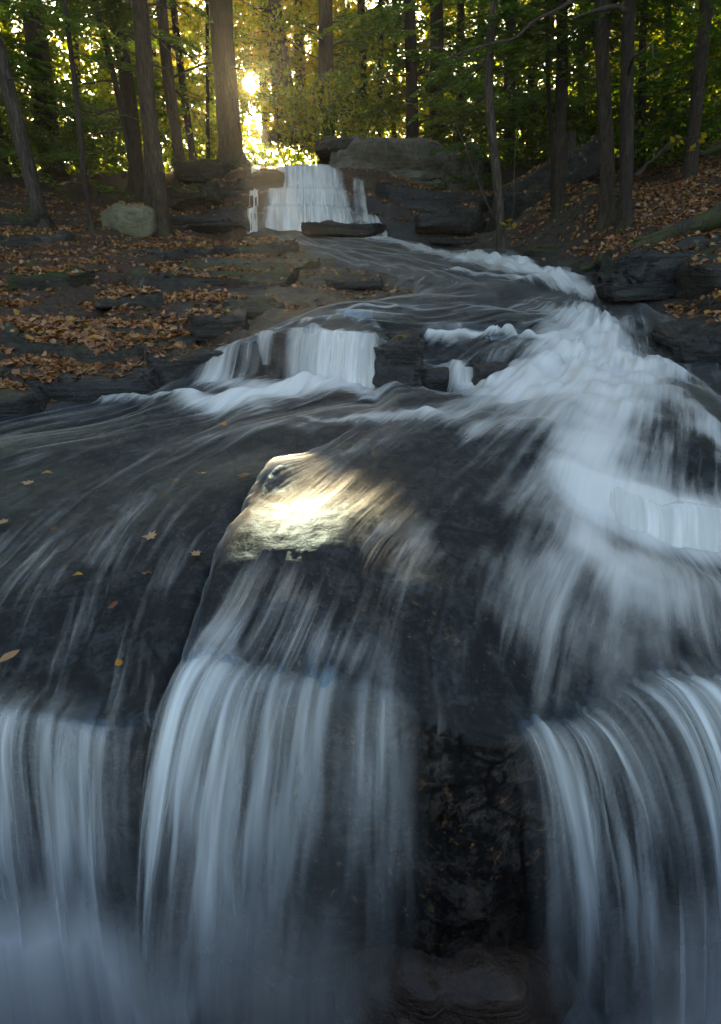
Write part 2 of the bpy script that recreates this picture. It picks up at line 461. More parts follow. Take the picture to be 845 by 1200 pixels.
PICK = []
for p in LIP: PICK.append((p[0], p[1] - 1.0, p[2] + 0.012))
PICK += [(-300, 700, 1.75), (0, 700, 1.69), (120, 700, 1.70), (0, 600, 2.32), (150, 600, 2.31), (0, 530, 3.09), (200, 530, 3.05), (0, 492, 3.7), (150, 480, 3.75), (-300, 500, 3.6),
         (246, 700, 1.44), (266, 640, 1.667), (287, 598, 1.92), (316, 560, 2.33), (364, 530, 2.64), (405, 512, 2.90),  # slab edge
         (300, 600, 1.905), (340, 590, 1.975), (320, 620, 1.71), (400, 620, 1.72), (340, 700, 1.42), (400, 740, 1.32), (420, 600, 1.88), (380, 560, 2.325), (440, 560, 2.31), (480, 520, 2.72), (430, 480, 3.52), (300, 478, 3.6), (520, 700, 1.52), (520, 620, 1.96), (600, 560, 2.5), (560, 800, 1.27),
         (440, 655, 1.66), (470, 640, 1.77),
         (640, 700, 1.66), (640, 620, 2.05), (650, 540, 2.65), (700, 555, 2.56), (740, 578, 2.46), (845, 596, 2.42), (720, 655, 2.0), (845, 690, 1.93), (760, 720, 1.7), (845, 740, 1.68), (680, 780, 1.45),
         (770, 500, 3.05), (845, 530, 2.8), (700, 480, 3.35), (610, 470, 3.6), (560, 480, 3.45), (845, 470, 3.6), (1000, 520, 3.3), (1000, 700, 2.0),
         (390, 456, 4.1), (330, 458, 4.05), (250, 458, 4.0), (300, 440, 4.25),
         (310, 392, 4.50), (350, 388, 4.50), (400, 390, 4.42), (440, 396, 4.35), (430, 366, 5.0), (350, 376, 4.75), (520, 372, 5.2), (600, 372, 5.3), (520, 392, 4.85), (600, 395, 4.9), (520, 436, 4.4), (600, 430, 4.4), (660, 420, 4.6), (500, 462, 3.95),
         (700, 390, 5.3), (740, 388, 5.4), (700, 440, 4.25), (790, 430, 4.4), (690, 358, 6.2), (620, 352, 6.3), (540, 350, 6.1), (470, 352, 5.8), (760, 352, 6.4),
         (410, 342, 6.4), (480, 335, 6.9), (560, 335, 6.9), (400, 320, 8.0), (480, 318, 8.1), (600, 322, 7.9), (660, 330, 7.4), (330, 318, 8.0), (340, 300, 9.6), (430, 298, 10.0), (540, 300, 9.6), (350, 283, 11.6), (420, 281, 11.8), (480, 284, 11.3), (300, 280, 11.8),
         (350, 275, 12.15), (420, 274, 12.2), (350, 197, 13.3), (300, 198, 13.3), (400, 197, 13.3), (350, 198, 14.5), (300, 198, 14.5), (350, 197, 17), (300, 197, 17),
         # left bank
         (0, 482, 3.9), (100, 470, 4.0), (190, 455, 4.2), (200, 420, 4.55), (100, 440, 4.3), (0, 440, 4.25), (0, 400, 4.6), (100, 398, 4.7), (200, 390, 4.9), (260, 385, 4.9), (0, 370, 5.3), (100, 368, 5.4), (200, 365, 5.5), (290, 360, 5.6), (0, 328, 6.9), (100, 330, 6.8), (220, 335, 6.7), (330, 340, 6.5),
         (0, 300, 8.5), (100, 305, 8.3), (220, 305, 8.6), (0, 280, 9.6), (100, 282, 9.9), (220, 283, 10.4), (0, 255, 10.6), (-100, 230, 10.5), (110, 266, 11.2), (200, 270, 11.8), (-300, 250, 9), (-300, 340, 5.5), (-300, 440, 4),
         (110, 240, 13.5), (200, 225, 14.0), (40, 225, 13.0), (250, 196, 13.6), (220, 200, 14.5), (100, 215, 16), (20, 205, 16), (-200, 190, 15), (270, 186, 14.6), (150, 200, 20), (0, 195, 22), (250, 190, 22),
         # right bank
         (440, 190, 14.5), (480, 178, 15), (560, 185, 15), (520, 268, 12.2), (560, 272, 11.6), (560, 285, 10.6), (587, 296, 9.2), (640, 300, 8.6), (640, 270, 9.6), (654, 252, 9.6), (600, 262, 10.6), (560, 240, 13.0), (690, 300, 7.8), (700, 272, 8.4), (735, 266, 8.0), (720, 320, 7.2), (715, 340, 6.8), (760, 290, 7.2), (800, 260, 7.8),
         (790, 345, 6.4), (845, 330, 6.2), (845, 290, 6.6), (845, 240, 8.0), (900, 300, 6.0), (845, 200, 9.8), (808, 208, 10.8), (760, 230, 9.8), (700, 225, 12), (650, 205, 13.5), (740, 195, 14), (845, 175, 12.5), (1000, 180, 9), (1000, 260, 6.5), (845, 400, 5.0), (960, 400, 4.4), (1000, 340, 5.0), (845, 440, 4.3), (960, 470, 3.7)]
P3 = [at(*p) for p in PICK]
P3 += [Vector((x, y, CZ + z)) for x, y, z in [(-2, 0.2, -1.15), (0, 0.2, -1.15), (2, 0.2, -1.2), (-12, 3, 0.4), (-16, 10, 2.8), (-12, 20, 3.2), (12, 3, 0.9), (14, 10, 3.6), (14, 20, 4.2), (-4, 28, 2.5), (6, 28, 2.7), (0, 40, 2.2), (-25, 40, 3), (25, 40, 3.5), (0, 80, 1.5), (-50, 80, 2), (50, 80, 2.5)]]
PA = np.array([[p.x, p.y] for p in P3]); PZ = np.array([p.z for p in P3]) - steps(PA[:, 0], PA[:, 1])
_d = np.linalg.norm(PA[:, None] - PA[None], axis=2)
_n = len(PA)
_A = np.zeros((_n + 3, _n + 3)); _A[:_n, :_n] = np.sqrt(_d ** 2 + 0.05) + np.eye(_n) * -0.02
_A[:_n, _n] = 1; _A[:_n, _n + 1:] = PA; _A[_n, :_n] = 1; _A[_n + 1:, :_n] = PA.T
_W = np.linalg.solve(_A, np.concatenate([PZ, np.zeros(3)]))


def soft(x, y):
    """land without its drops"""
    sh = np.shape(x); x = np.ravel(x).astype(float); y = np.ravel(y).astype(float)
    r = np.empty(len(x))
    for i in range(0, len(x), 60000):
        a = x[i:i + 60000]; b = y[i:i + 60000]
        d = np.sqrt((a[:, None] - PA[None, :, 0]) ** 2 + (b[:, None] - PA[None, :, 1]) ** 2 + 0.05)
        r[i:i + 60000] = d @ _W[:_n] + _W[_n] + _W[_n + 1] * a + _W[_n + 2] * b
    return r.reshape(sh)


def base(x, y):
    return soft(x, y) + steps(np.asarray(x, float), np.asarray(y, float))


def hit(px, py, lo=0.9, hi=16.0):
    a, b = slopes(px, py)
    Y = np.linspace(lo, hi, 1200)
    g = CZ + b * Y - base(a * Y, Y)
    k = np.argmax(g < 0)
    if not (g < 0).any(): k = len(Y) - 1
    return np.array([a * Y[k], Y[k]])


# stream outline in plan
SHORE = [(325, 275, 12.25), (345, 287, 11.2), (385, 301, 9.6), (440, 320, 8.0), (500, 334, 7.0), (500, 344, 6.4), (455, 350, 6.0), (400, 357, 5.4), (335, 372, 4.85), (292, 392, 4.48), (235, 428, 4.28), (195, 459, 4.1), (100, 473, 3.93), (0, 488, 3.75), (-150, 500, 3.6), (-500, 520, 3.4)]
SHORE_R = [(1200, 520, 3.4), (960, 462, 3.9), (850, 440, 4.25), (800, 385, 5.3), (755, 354, 6.25), (700, 349, 6.5), (690, 331, 7.3), (640, 313, 8.2), (580, 299, 9.4), (500, 284, 11.2), (440, 275, 12.25)]
POLY = [tuple(at(*p).xy) for p in SHORE] + [(-6, 0.1), (6, 0.1)] + [tuple(at(*p).xy) for p in SHORE_R]
POLY = np.array(POLY)


def shore_dist(x, y):
    """signed distance to the water's edge in plan, positive in the stream"""
    sh = np.shape(x); x = np.ravel(x).astype(float); y = np.ravel(y).astype(float)
    d = np.full(len(x), 1e9); inside = np.zeros(len(x), bool)
    n = len(POLY)
    for i in range(n):
        a = POLY[i]; b = POLY[(i + 1) % n]; e = b - a
        t = np.clip(((x - a[0]) * e[0] + (y - a[1]) * e[1]) / (e @ e), 0, 1)
        d = np.minimum(d, np.hypot(x - a[0] - t * e[0], y - a[1] - t * e[1]))
        c = ((a[1] > y) != (b[1] > y))
        xi = a[0] + (y - a[1]) / (b[1] - a[1] + 1e-12) * (b[0] - a[0])
        inside ^= c & (x < xi)
    return np.where(inside, d, -d).reshape(sh)


def terrace(z, x, y, h, a, s):
    """strata: turn a slope into broken rock steps"""
    off = 0.5 * h * fbm(x * 0.6, y * 0.6, 0, 3, s) + 0.25 * x * 0.05
    q = (z + off) / h
    k = np.floor(q); f = q - k
    return z + a * ((k + sst(0.62, 0.97, f)) * h - off - z)


def land(x, y, full=True):
    z = base(x, y)
    sd = shore_dist(x, y) + 0.06 * fbm(x * 3, y * 3, 0, 3, 11)
    ins = sst(-0.05, 0.12, sd)
    near = sst(40, 14, y)
    # strata on the left bank and on the wet slab
    ml = sst(0.02, 0.35, -sd) * sst(13.4, 12.4, y) * sst(3.4, 4.0, y)
    left = sst(1.2, 0.2, x - 0.12 * (y - 5))
    z = z + left * ml * (terrace(z, x, y, 0.15, 0.85, 3) - z)
    z = z + left * ml * (terrace(z, x, y, 0.055, 0.6, 5) - z)
    right = 1 - left
    z = z + right * ml * (terrace(z, x, y, 0.12, 0.45, 8) - z)
    z = z + (1 - ins) * near * (0.030 * fbm(x * 1.3, y * 1.3, 0, 4, 21) + 0.012 * fbm(x * 7, y * 7, 0, 3, 25))
    z = z + (1 - near) * 0.25 * fbm(x * 0.15, y * 0.15, 0, 3, 28)
    # bed lies under the water
    rough = 0.010 * fbm(x * 5, y * 5, 0, 4, 31) + 0.004 * fbm(x * 22, y * 22, 0, 3, 33)
    face = 1 - sst(-0.02, 0.05, np.abs(y - lipY(x) + 0.07) - 0.06)
    z = z + ins * (-0.030 + rough * (1 + 0.6 * face))
    return z, sd, left


rows = np.concatenate([np.linspace(0.15, 1.02, 18)[:-1], np.linspace(1.02, 1.5, 72)[:-1], np.linspace(1.5, 4.0, 125)[:-1], np.linspace(4.0, 5.6, 90)[:-1], np.linspace(5.6, 13.6, 210)[:-1], 13.6 * (120 / 13.6) ** np.linspace(0, 1, 90)])
ncol = 440
sc_ = np.linspace(-1, 1, ncol); sc_ = np.sign(sc_) * np.abs(sc_) ** 1.25
GX = sc_[None, :] * (2.4 + 0.95 * rows[:, None]); GY = np.repeat(rows[:, None], ncol, 1)
GZ, GSD, GL = land(GX, GY)
_fm = sst(0.16, 0.02, np.abs(GY - lipY(GX) + 0.06)) * sst(0.03, 0.12, base(GX, lipY(GX) + 0.02) - GZ)
_st = np.floor(GZ / 0.11 + 0.4 * vn(GX * 2, GZ * 2, 0, 95))
GY2 = GY - 0.55 * _fm * (0.03 * fbm(GX * 3, GZ * 3.5, 0, 2, 96) + 0.03 * _h(_st.astype(np.int64) + 40, np.zeros_like(_st, dtype=np.int64), np.zeros_like(_st, dtype=np.int64), 3) + 0.03 * vn(GX * 5, _st, 0, 97))
lit = sst(0.10, 0.45, -GSD + 0.35 * fbm(GX * 1.1, GY * 1.1, 0, 3, 41))
bare = sst(0.22, -0.12, np.hypot((GX - 0.5) / 2.3, (GY - 8.4) / 4.4) - 1 + 0.3 * fbm(GX * 1.5, GY * 1.5, 0, 3, 42))
lit = lit * (1 - 0.93 * bare)
wet = np.clip(sst(-0.1, 0.15, GSD), 0, 1)
wet = np.maximum(wet, 0.15 * bare)
ground = struct(mesh_np('ground', np.stack([GX, GY2, GZ], -1).reshape(-1, 3), grid_faces(len(rows), ncol), M_ground, attrs={'litter': lit.ravel(), 'wet': wet.ravel()}), 'woodland floor, rock ledges and streambed')
# ------------------------------------------------------------------ running water
LINES = [[(440, 284), (530, 299), (610, 318), (680, 345), (640, 365), (540, 375), (420, 378), (395, 452), (330, 475), (220, 510), (100, 580), (0, 680)],
         [(300, 393), (275, 452), (180, 480), (60, 510), (-60, 540)],
         [(460, 283), (550, 300), (640, 322), (700, 350), (690, 380), (640, 405), (600, 440), (520, 480), (400, 550), (320, 640), (280, 720), (250, 764)],
         [(700, 350), (715, 400), (690, 450), (620, 490), (520, 570), (450, 660), (420, 740), (400, 790)],
         [(700, 400), (700, 450), (660, 510), (590, 600), (540, 700), (520, 790), (530, 850)],
         [(720, 360), (735, 410), (740, 470), (715, 530), (700, 560), (690, 650), (650, 740), (630, 836)],
         [(760, 370), (780, 420), (800, 480), (800, 540), (790, 590), (810, 660), (830, 740), (850, 796)],
         [(845, 450), (880, 520), (890, 600), (940, 700), (980, 800)],
         [(440, 470), (330, 490), (200, 550), (120, 680), (80, 835)],
         [(440, 482), (330, 540), (230, 640), (190, 740), (180, 835)]]
seg = []
HL = []
for L in LINES:
    h = [hit(*p) for p in L]
    HL.append(h)
    for a, b in zip(h[:-1], h[1:]):
        dy = max(a[1] - b[1], 0.04)
        for f in (0.25, 0.75):
            m_ = a * (1 - f) + b * f
            seg.append((m_[0], m_[1], max(-2.2, min(2.2, (b[0] - a[0]) / dy))))
seg = np.array(seg)
gx_ = np.linspace(-5, 6, 180); gy_ = np.linspace(0.9, 13, 260)
XX, YY = np.meshgrid(gx_, gy_)
r2 = ((XX[..., None] - seg[:, 0]) ** 2 + (YY[..., None] - seg[:, 1]) ** 2) / (0.02 + 0.03 * YY[..., None] ** 2)
wgt = 1 / (0.06 + r2) ** 2
SF = (wgt * seg[:, 2]).sum(-1) / wgt.sum(-1)


def slope_at(x, y):
    u = np.clip((x + 5) / 11 * 179, 0, 178.999); v = np.clip((y - 0.9) / 12.1 * 259, 0, 258.999)
    i = u.astype(int); j = v.astype(int); u = u - i; v = v - j
    return SF[j, i] * (1 - u) * (1 - v) + SF[j, i + 1] * u * (1 - v) + SF[j + 1, i] * (1 - u) * v + SF[j + 1, i + 1] * u * v


def psi(x, y, ref, n=60):
    """follow the current from each point to a cross-section; return where it meets it and the way it went"""
    x = x.copy(); y = y.copy(); dy = (ref - y) / n; al = np.zeros_like(x)
    for _ in range(n):
        s = slope_at(x, y)
        x2 = x - 0.5 * s * dy
        s = slope_at(x2, y + 0.5 * dy)
        x = x - s * dy; y = y + dy
        al = al + dy * np.sqrt(1 + s * s)
    return x, al


# (px,py)->(px,py), half-width in metres, strength: where the current carries air
FOAM = [((385, 452), (300, 470), 0.22, 1.0), ((300, 468), (225, 475), 0.14, 0.75), ((395, 455), (430, 465), 0.14, 0.6), ((290, 455), (240, 440), 0.12, 0.5), ((255, 425), (290, 405), 0.10, 0.28), ((220, 470), (120, 475), 0.05, 0.5),
        ((440, 283), (545, 301), 0.22, 0.55), ((430, 279), (455, 280), 0.2, 0.9), ((545, 303), (620, 318), 0.28, 0.8), ((600, 312), (665, 332), 0.22, 1.0), ((640, 330), (695, 345), 0.25, 0.8), ((530, 318), (620, 330), 0.10, 0.6),
        ((690, 372), (690, 420), 0.362, 0.85), ((690, 420), (650, 450), 0.406, 0.95), ((720, 400), (760, 440), 0.232, 0.52), ((650, 440), (590, 465), 0.319, 0.76), ((740, 440), (700, 470), 0.362, 0.71), ((600, 468), (510, 486), 0.174, 0.47), ((500, 487), (420, 494), 0.087, 0.57), ((420, 494), (360, 490), 0.058, 0.38),
        ((720, 470), (705, 520), 0.189, 0.66), ((705, 520), (690, 560), 0.102, 0.76), ((770, 460), (830, 505), 0.11, 0.45), ((835, 500), (870, 560), 0.08, 0.5), ((690, 575), (700, 640), 0.145, 0.71), ((720, 600), (850, 655), 0.145, 0.85), ((710, 650), (850, 700), 0.232, 0.43), ((690, 660), (620, 720), 0.145, 0.24), ((760, 690), (850, 760), 0.174, 0.24),
        ((560, 500), (640, 490), 0.18, 0.35), ((640, 500), (680, 560), 0.14, 0.4), ((500, 400), (640, 398), 0.05, 0.8), ((430, 472), (520, 462), 0.06, 0.35), ((540, 455), (640, 455), 0.08, 0.7),
        ((400, 368), (460, 362), 0.04, 0.5), ((320, 385), (440, 385), 0.05, 0.35), ((440, 372), (500, 362), 0.12, 0.25), ((560, 362), (640, 356), 0.2, 0.22), ((760, 420), (800, 445), 0.06, 0.5),
        ((350, 500), (230, 520), 0.10, 0.22), ((140, 590), (110, 660), 0.06, 0.16), ((330, 690), (380, 770), 0.09, 0.22), ((480, 620), (440, 760), 0.12, 0.14), ((600, 600), (560, 780), 0.12, 0.14), ((60, 600), (20, 760), 0.15, 0.12), ((200, 540), (130, 700), 0.10, 0.12), ((430, 520), (330, 560), 0.10, 0.12), ((430, 500), (340, 590), 0.12, 0.10), ((0, 650), (-30, 700), 0.12, 0.16), ((210, 620), (190, 700), 0.05, 0.14), ((250, 740), (440, 780), 0.05, 0.14), ((800, 640), (700, 760), 0.25, 0.28), ((720, 520), (620, 580), 0.2, 0.30), ((640, 470), (700, 520), 0.3, 0.4)]


def foam_at(x, y):
    r = np.zeros_like(x)
    wx = x + 0.05 * fbm(x * 4, y * 4, 0, 3, 51); wy = y + 0.05 * fbm(x * 4, y * 4, 0, 3, 54)
    for a, b, w, s in FOAM:
        a = hit(*a); b = hit(*b); e = b - a
        t = np.clip(((wx - a[0]) * e[0] + (wy - a[1]) * e[1]) / (e @ e), 0, 1)
        d2 = (wx - a[0] - t * e[0]) ** 2 + (wy - a[1] - t * e[1]) ** 2
        r = 1 - (1 - r) * (1 - s * np.exp(-d2 / (w * w)))
    return r


wrows = np.concatenate([np.linspace(1.03, 1.5, 70)[:-1], np.linspace(1.5, 4.1, 210)[:-1], np.linspace(4.1, 5.4, 90)[:-1], np.linspace(5.4, 12.6, 170)])
wcol = 520
WX = np.linspace(-1, 1, wcol)[None, :] * (1.9 + 0.62 * wrows[:, None]) + 0.1 * wrows[:, None]; WY = np.repeat(wrows[:, None], wcol, 1)
sdw = shore_dist(WX, WY)
wz = base(WX, WY)
ps, al = psi(WX, WY, 4.0)
fm = foam_at(WX, WY)
# swells run with the current
fan = np.clip(1.0, 0.3, 1)
wav = 0.016 * vn(ps * 5, al * 1.5, 0, 61) + 0.008 * vn(ps * 14, al * 2.2, 0, 62) + 0.022 * vn(ps * 2.2, al * 1.3, 0, 63)
rap = sst(2.3, 4.5, WY)
wz = wz + 0.012 + wav * (0.35 + 0.9 * rap) + fm * (0.03 + 0.05 * rap) * (0.6 + 0.8 * vn(WX * 5, WY * 5, 0, 64))
wz = wz + fm * rap * (0.05 * vn(ps * 8, al * 2.4, 0, 65) + 0.03 * vn(ps * 19, al * 4, 0, 66))
wz = wz - 0.10 * sst(0.02, -0.25, sdw)
lz_, _, _ = land(WX, WY)
wz = np.where(sdw > 0.06, np.maximum(wz, lz_ + 0.012), wz)
behind = WY - lipY(WX)
keep = (sdw > -0.25) & (behind > -0.02)
keepF = keep[:-1, :-1] & keep[1:, :-1] & keep[:-1, 1:] & keep[1:, 1:]
stream = struct(mesh_np('stream_water', np.stack([WX, WY, wz], -1).reshape(-1, 3), grid_faces(len(wrows), wcol, keepF), M_water,
                        attrs={'uvw': np.stack([ps, al, 0 * ps], -1).reshape(-1, 3), 'foam': fm.ravel()}), 'silky stream water running over the rock slabs')


# ------------------------------------------------------------------ falling water
def curtain(name, lip, vx, vy, drop, mat, dens, seed, nu=None, nt=56, amp=0.012, up=0.035, zoff=0.010, ragged=0.02, prof=None, layers=1, back=0.0, clump=0.0):
    """sheets of water leaving a lip (px,py,Y); vx, vy, drop, dens are functions of s in 0..1 along the lip"""
    pts = np.array([at(*p) for p in lip])
    L = np.concatenate([[0], np.cumsum(np.linalg.norm(np.diff(pts, axis=0), axis=1))])
    tot = L[-1]
    nu = nu or int(tot / 0.006)
    u = np.linspace(0, tot, nu); s = u / tot
    X0 = np.interp(u, L, pts[:, 0]); Y0 = np.interp(u, L, pts[:, 1]); Z0 = np.interp(u, L, pts[:, 2])
    VV, FF, UV, DN = [], [], [], []
    for k in range(layers):
        t = np.linspace(-0.08, 1, nt)[:, None]
        D = drop(s)[None, :] * np.ones_like(t)
        T = np.sqrt(2 * D / 9.8)
        tt = np.maximum(t, 0) * T
        sp = 1 + 0.12 * vn(u * 9, 0 * u, 0, seed + 5 * k)[None, :] - 0.10 * k
        vxx = vx(s)[None, :] + 0.05 * vn(u * 7, 0 * u + 3, 0, seed + 7 * k)[None, :]
        X = X0[None] + vxx * tt
        Y = Y0[None] - vy(s)[None] * sp * tt - np.minimum(t, 0) * up / 0.08
        Z = Z0[None] + zoff - 0.004 * k - 4.9 * tt ** 2
        if prof is None:
            Z = np.where(t < 0, np.maximum(base(X, Y) + zoff + 0.004, Z), Z)
        else:
            Y, Z = prof(s[None, :], t, X, Y, Z, Z0[None], Y0[None], D)
        n = vn(u[None] * 26 + 0 * t, t * 1.2 + 0 * u[None], 0, seed + k) + 0.5 * vn(u[None] * 70 + 0 * t, t * 1.5 + 0 * u[None], 0, seed + 3 + k)
        Y = Y - amp * n * sst(0, 0.25, t)
        X = X + 0.4 * amp * vn(u[None] * 20 + 0 * t, t * 2 + 0 * u[None], 0, seed + 9 + k) * sst(0, 0.3, t)
        rag = ragged * (0.5 + 0.5 * vn(u * 22, 0 * u, 0, seed + 21)) + 0.6 * ragged * vn(u * 60, 0 * u, 0, seed + 22)
        Y = Y + np.where(t < 0.15, 1, np.clip(1 - (t - 0.15) * 2, 0, 1)) * rag[None] * 0.6
        d = dens(s)[None] * (1 - 0.25 * k) + 0 * t
        d = d * sst(-0.08, 0.0, t + 0.02 * vn(u * 30, 0 * u, 0, seed + 23)[None])
        d = d * (clump * (0.28 + 1.0 * sst(-0.45, 0.45, vn(u * 4.5, 0 * u, 0, seed + 31) + 0.5 * vn(u * 13, 0 * u, 0, seed + 32))) + 1 - clump)[None]
        d = d * (0.30 + 0.70 * sst(-0.02, 0.16, t)) * (1 - back * sst(0.25, 1.0, t))
        fall = -(Z - Z0[None])
        b = sum(len(v) for v in VV)
        VV.append(np.stack([X, Y, Z], -1).reshape(-1, 3)); FF.append(grid_faces(nt, nu) + b)
        UV.append(np.stack([np.repeat(u[None] + 3.7 * k + seed, nt, 0), fall, 0 * X], -1).reshape(-1, 3)); DN.append(d.ravel())
    return mesh_np(name, np.concatenate(VV), np.concatenate(FF), mat, attrs={'uvw': np.concatenate(UV), 'dens': np.concatenate(DN)})


def pw(*kv):
    k = np.array(kv, float)
    return lambda s: np.interp(s, k[:, 0], k[:, 1])


K = lambda v: (lambda s: np.full_like(s, v))
edge = lambda s, w=0.06: sst(0, w, s) * sst(1, 1 - w, s)
front_left = curtain('waterfall', [p for p in LIP if -230 < p[0] < 190] + [(190, 835, 1.2)], pw((0, -0.1), (1, -0.12)), pw((0, 0.55), (1, 0.45)), K(1.14), M_fall,
                     lambda s: 0.75 * edge(s, 0.1) * (1 - 0.75 * sst(0.87, 0.93, s)), 101, layers=2, back=0.55, clump=1, up=0.11)
tag(struct(front_left), 'thin strands of falling water at the left end of the front ledge', None)
front_mid = curtain('waterfall', [(194, 826, 1.205)] + [p for p in LIP if 196 < p[0] < 475] + [(500, 845, 1.16)], pw((0, -0.32), (0.3, -0.52), (0.5, -0.35), (0.75, -0.08), (1, 0.15)), pw((0, 0.6), (0.3, 0.75), (0.7, 0.6), (1, 0.35)), K(1.16), M_fall,
                    lambda s: 1.25 * edge(s, 0.10) * pw((0, 0.25), (0.12, 0.5), (0.25, 0.85), (0.42, 0.7), (0.6, 0.55), (0.72, 0.42), (0.85, 0.32), (1, 0.1))(s), 111, layers=2, ragged=0.045, back=0.6, clump=1, up=0.11)
tag(struct(front_mid), 'fanned curtain of silky falling water at the middle of the front ledge', None)
front_right = curtain('waterfall', [(585, 874, 1.125)] + [p for p in LIP if p[0] >= 600], pw((0, 0.30), (0.25, 0.75), (0.6, 0.85), (1, 0.9)), pw((0, 0.45), (0.3, 0.6), (0.6, 0.7), (1, 0.7)), K(1.14), M_fall,
                      lambda s: 1.25 * edge(s, 0.10) * pw((0, 0.25), (0.08, 0.5), (0.14, 0.55), (0.2, 0.55), (0.3, 0.75), (0.5, 0.75), (1, 0.7))(s), 121, layers=2, ragged=0.04, back=0.45, clump=0.9, up=0.11)
tag(struct(front_right), 'broad curtain of silky falling water at the right end of the front ledge', None)

mid_left = curtain('waterfall', [(335, 388, 4.44), (350, 386, 4.42), (378, 388, 4.38), (385, 390, 4.35), (410, 391, 4.33), (440, 393, 4.30), (446, 396, 4.28)], pw((0, -0.1), (0.5, -0.15), (1, 0.0)), K(0.7), K(0.38), M_fall_far,
                   lambda s: edge(s, 0.12) * pw((0, 0.3), (0.3, 0.42), (0.38, 0.30), (0.46, 0.85), (0.8, 0.8), (1, 0.4))(s), 131, nu=220, nt=40, layers=2, amp=0.012, zoff=0.02, ragged=0.03, clump=0.35)
tag(struct(mid_left), 'short creamy waterfall over the middle ledge', None)
mid_right = curtain('waterfall', [(492, 396, 4.86), (530, 397, 4.90), (580, 397, 4.95), (632, 394, 5.05)], K(0.0), K(0.35), K(0.11), M_fall_far, lambda s: 0.62 * edge(s, 0.12), 141, nu=220, nt=20, amp=0.006, zoff=0.02, ragged=0.015, clump=0.6)
tag(struct(mid_right), 'low fringe of white water over the dark ledge in mid stream', None)
mid_low = curtain('waterfall', [(538, 434, 4.36), (548, 433, 4.36), (560, 434, 4.36)], K(0.0), K(0.3), K(0.16), M_fall_far, lambda s: 0.6 * edge(s, 0.4), 143, nu=60, nt=20, amp=0.005, zoff=0.02)
tag(struct(mid_low), 'little white spout below the dark mid stream ledge', None)
small_top = curtain('waterfall', [(390, 366, 5.05), (410, 365, 5.0), (440, 366, 5.0)], K(0.0), K(0.3), K(0.09), M_fall_far, lambda s: 0.55 * edge(s, 0.1), 145, nu=100, nt=20, amp=0.005, zoff=0.02)
tag(struct(small_top), 'small white water step just above the middle ledge', None)
far_left = curtain('waterfall', [(300, 392, 4.47), (312, 390, 4.47), (330, 390, 4.45)], K(-0.35), K(0.4), K(0.25), M_fall_far, lambda s: 0.36 * edge(s, 0.35), 147, nu=90, nt=24, amp=0.008, zoff=0.02)
tag(struct(far_left), 'thin waterfall spilling sideways at the left end of the middle ledge', None)
right_fall = curtain('waterfall', [(684, 572, 2.58), (700, 564, 2.55), (722, 572, 2.48), (745, 582, 2.44), (775, 596, 2.40), (800, 592, 2.40), (850, 598, 2.40), (960, 605, 2.42)], pw((0, -0.05), (1, 0.15)), K(0.55), pw((0, 0.12), (0.3, 0.18), (1, 0.2)), M_fall_far,
                     lambda s: 0.85 * edge(s, 0.12), 151, nt=30, amp=0.008, zoff=0.014, ragged=0.02, clump=0.35, up=0.08)
tag(struct(right_fall), 'short white waterfall at the right of the stream', None)


def tiers(s, t, X, Y, Z, Z0, Y0, D):
    t2 = np.clip(t, 0, 1)
    # three rock steps: fall, run out, fall, run out, fall
    zf = 0.28 * sst(0.02, 0.22, t2) + 0.10 * sst(0.22, 0.36, t2) + 0.27 * sst(0.36, 0.58, t2) + 0.08 * sst(0.58, 0.68, t2) + 0.27 * sst(0.68, 1.0, t2)
    yf = 0.10 * sst(0.0, 0.2, t2) + 0.26 * sst(0.18, 0.38, t2) + 0.12 * sst(0.38, 0.6, t2) + 0.20 * sst(0.55, 0.7, t2) + 0.22 * sst(0.7, 1.0, t2)
    Yn = Y0 - yf * 1.15 - np.minimum(t, 0) * 2.5; Zn = Z0 + 0.05 - D * zf
    return Yn, np.maximum(Zn, base(X, Yn) + 0.05)


upper = curtain('waterfall', [(312, 201, 13.25), (330, 198, 13.25), (345, 197, 13.25), (358, 195, 13.2), (382, 196, 13.2), (390, 200, 13.1), (402, 204, 13.05)], pw((0, -0.1), (0.6, 0.25), (1, 0.85)), K(0), pw((0, 1.42), (0.7, 1.42), (1, 1.25)), M_fall_far,
                lambda s: edge(s, 0.14) * pw((0, 0.4), (0.25, 0.75), (0.45, 1.1), (0.8, 1.05), (1, 0.6))(s), 161, nu=260, nt=90, layers=2, amp=0.025, prof=tiers, ragged=0.0)
tag(struct(upper), 'upper waterfall spreading white over stepped dark rock', None)
upper_l = curtain('waterfall', [(294, 200, 13.15), (299, 197, 13.15), (306, 197, 13.2)], pw((0, 0.0), (1, 0.15)), K(0), K(1.3), M_fall_far, lambda s: 0.75 * edge(s, 0.25), 171, nu=50, nt=90, amp=0.04, prof=tiers, ragged=0.0)
tag(struct(upper_l), 'narrow broken trickle left of the upper waterfall', None)
upper_r = curtain('waterfall', [(411, 211, 12.9), (418, 212, 12.9), (428, 216, 12.85)], pw((0, 0.15), (1, 0.2)), K(0), K(0.85), M_fall_far, lambda s: 0.4 * edge(s, 0.2), 175, nu=60, nt=80, amp=0.03, prof=tiers, ragged=0.0)
tag(struct(upper_r), 'thin veil of water at the right edge of the upper waterfall', None)

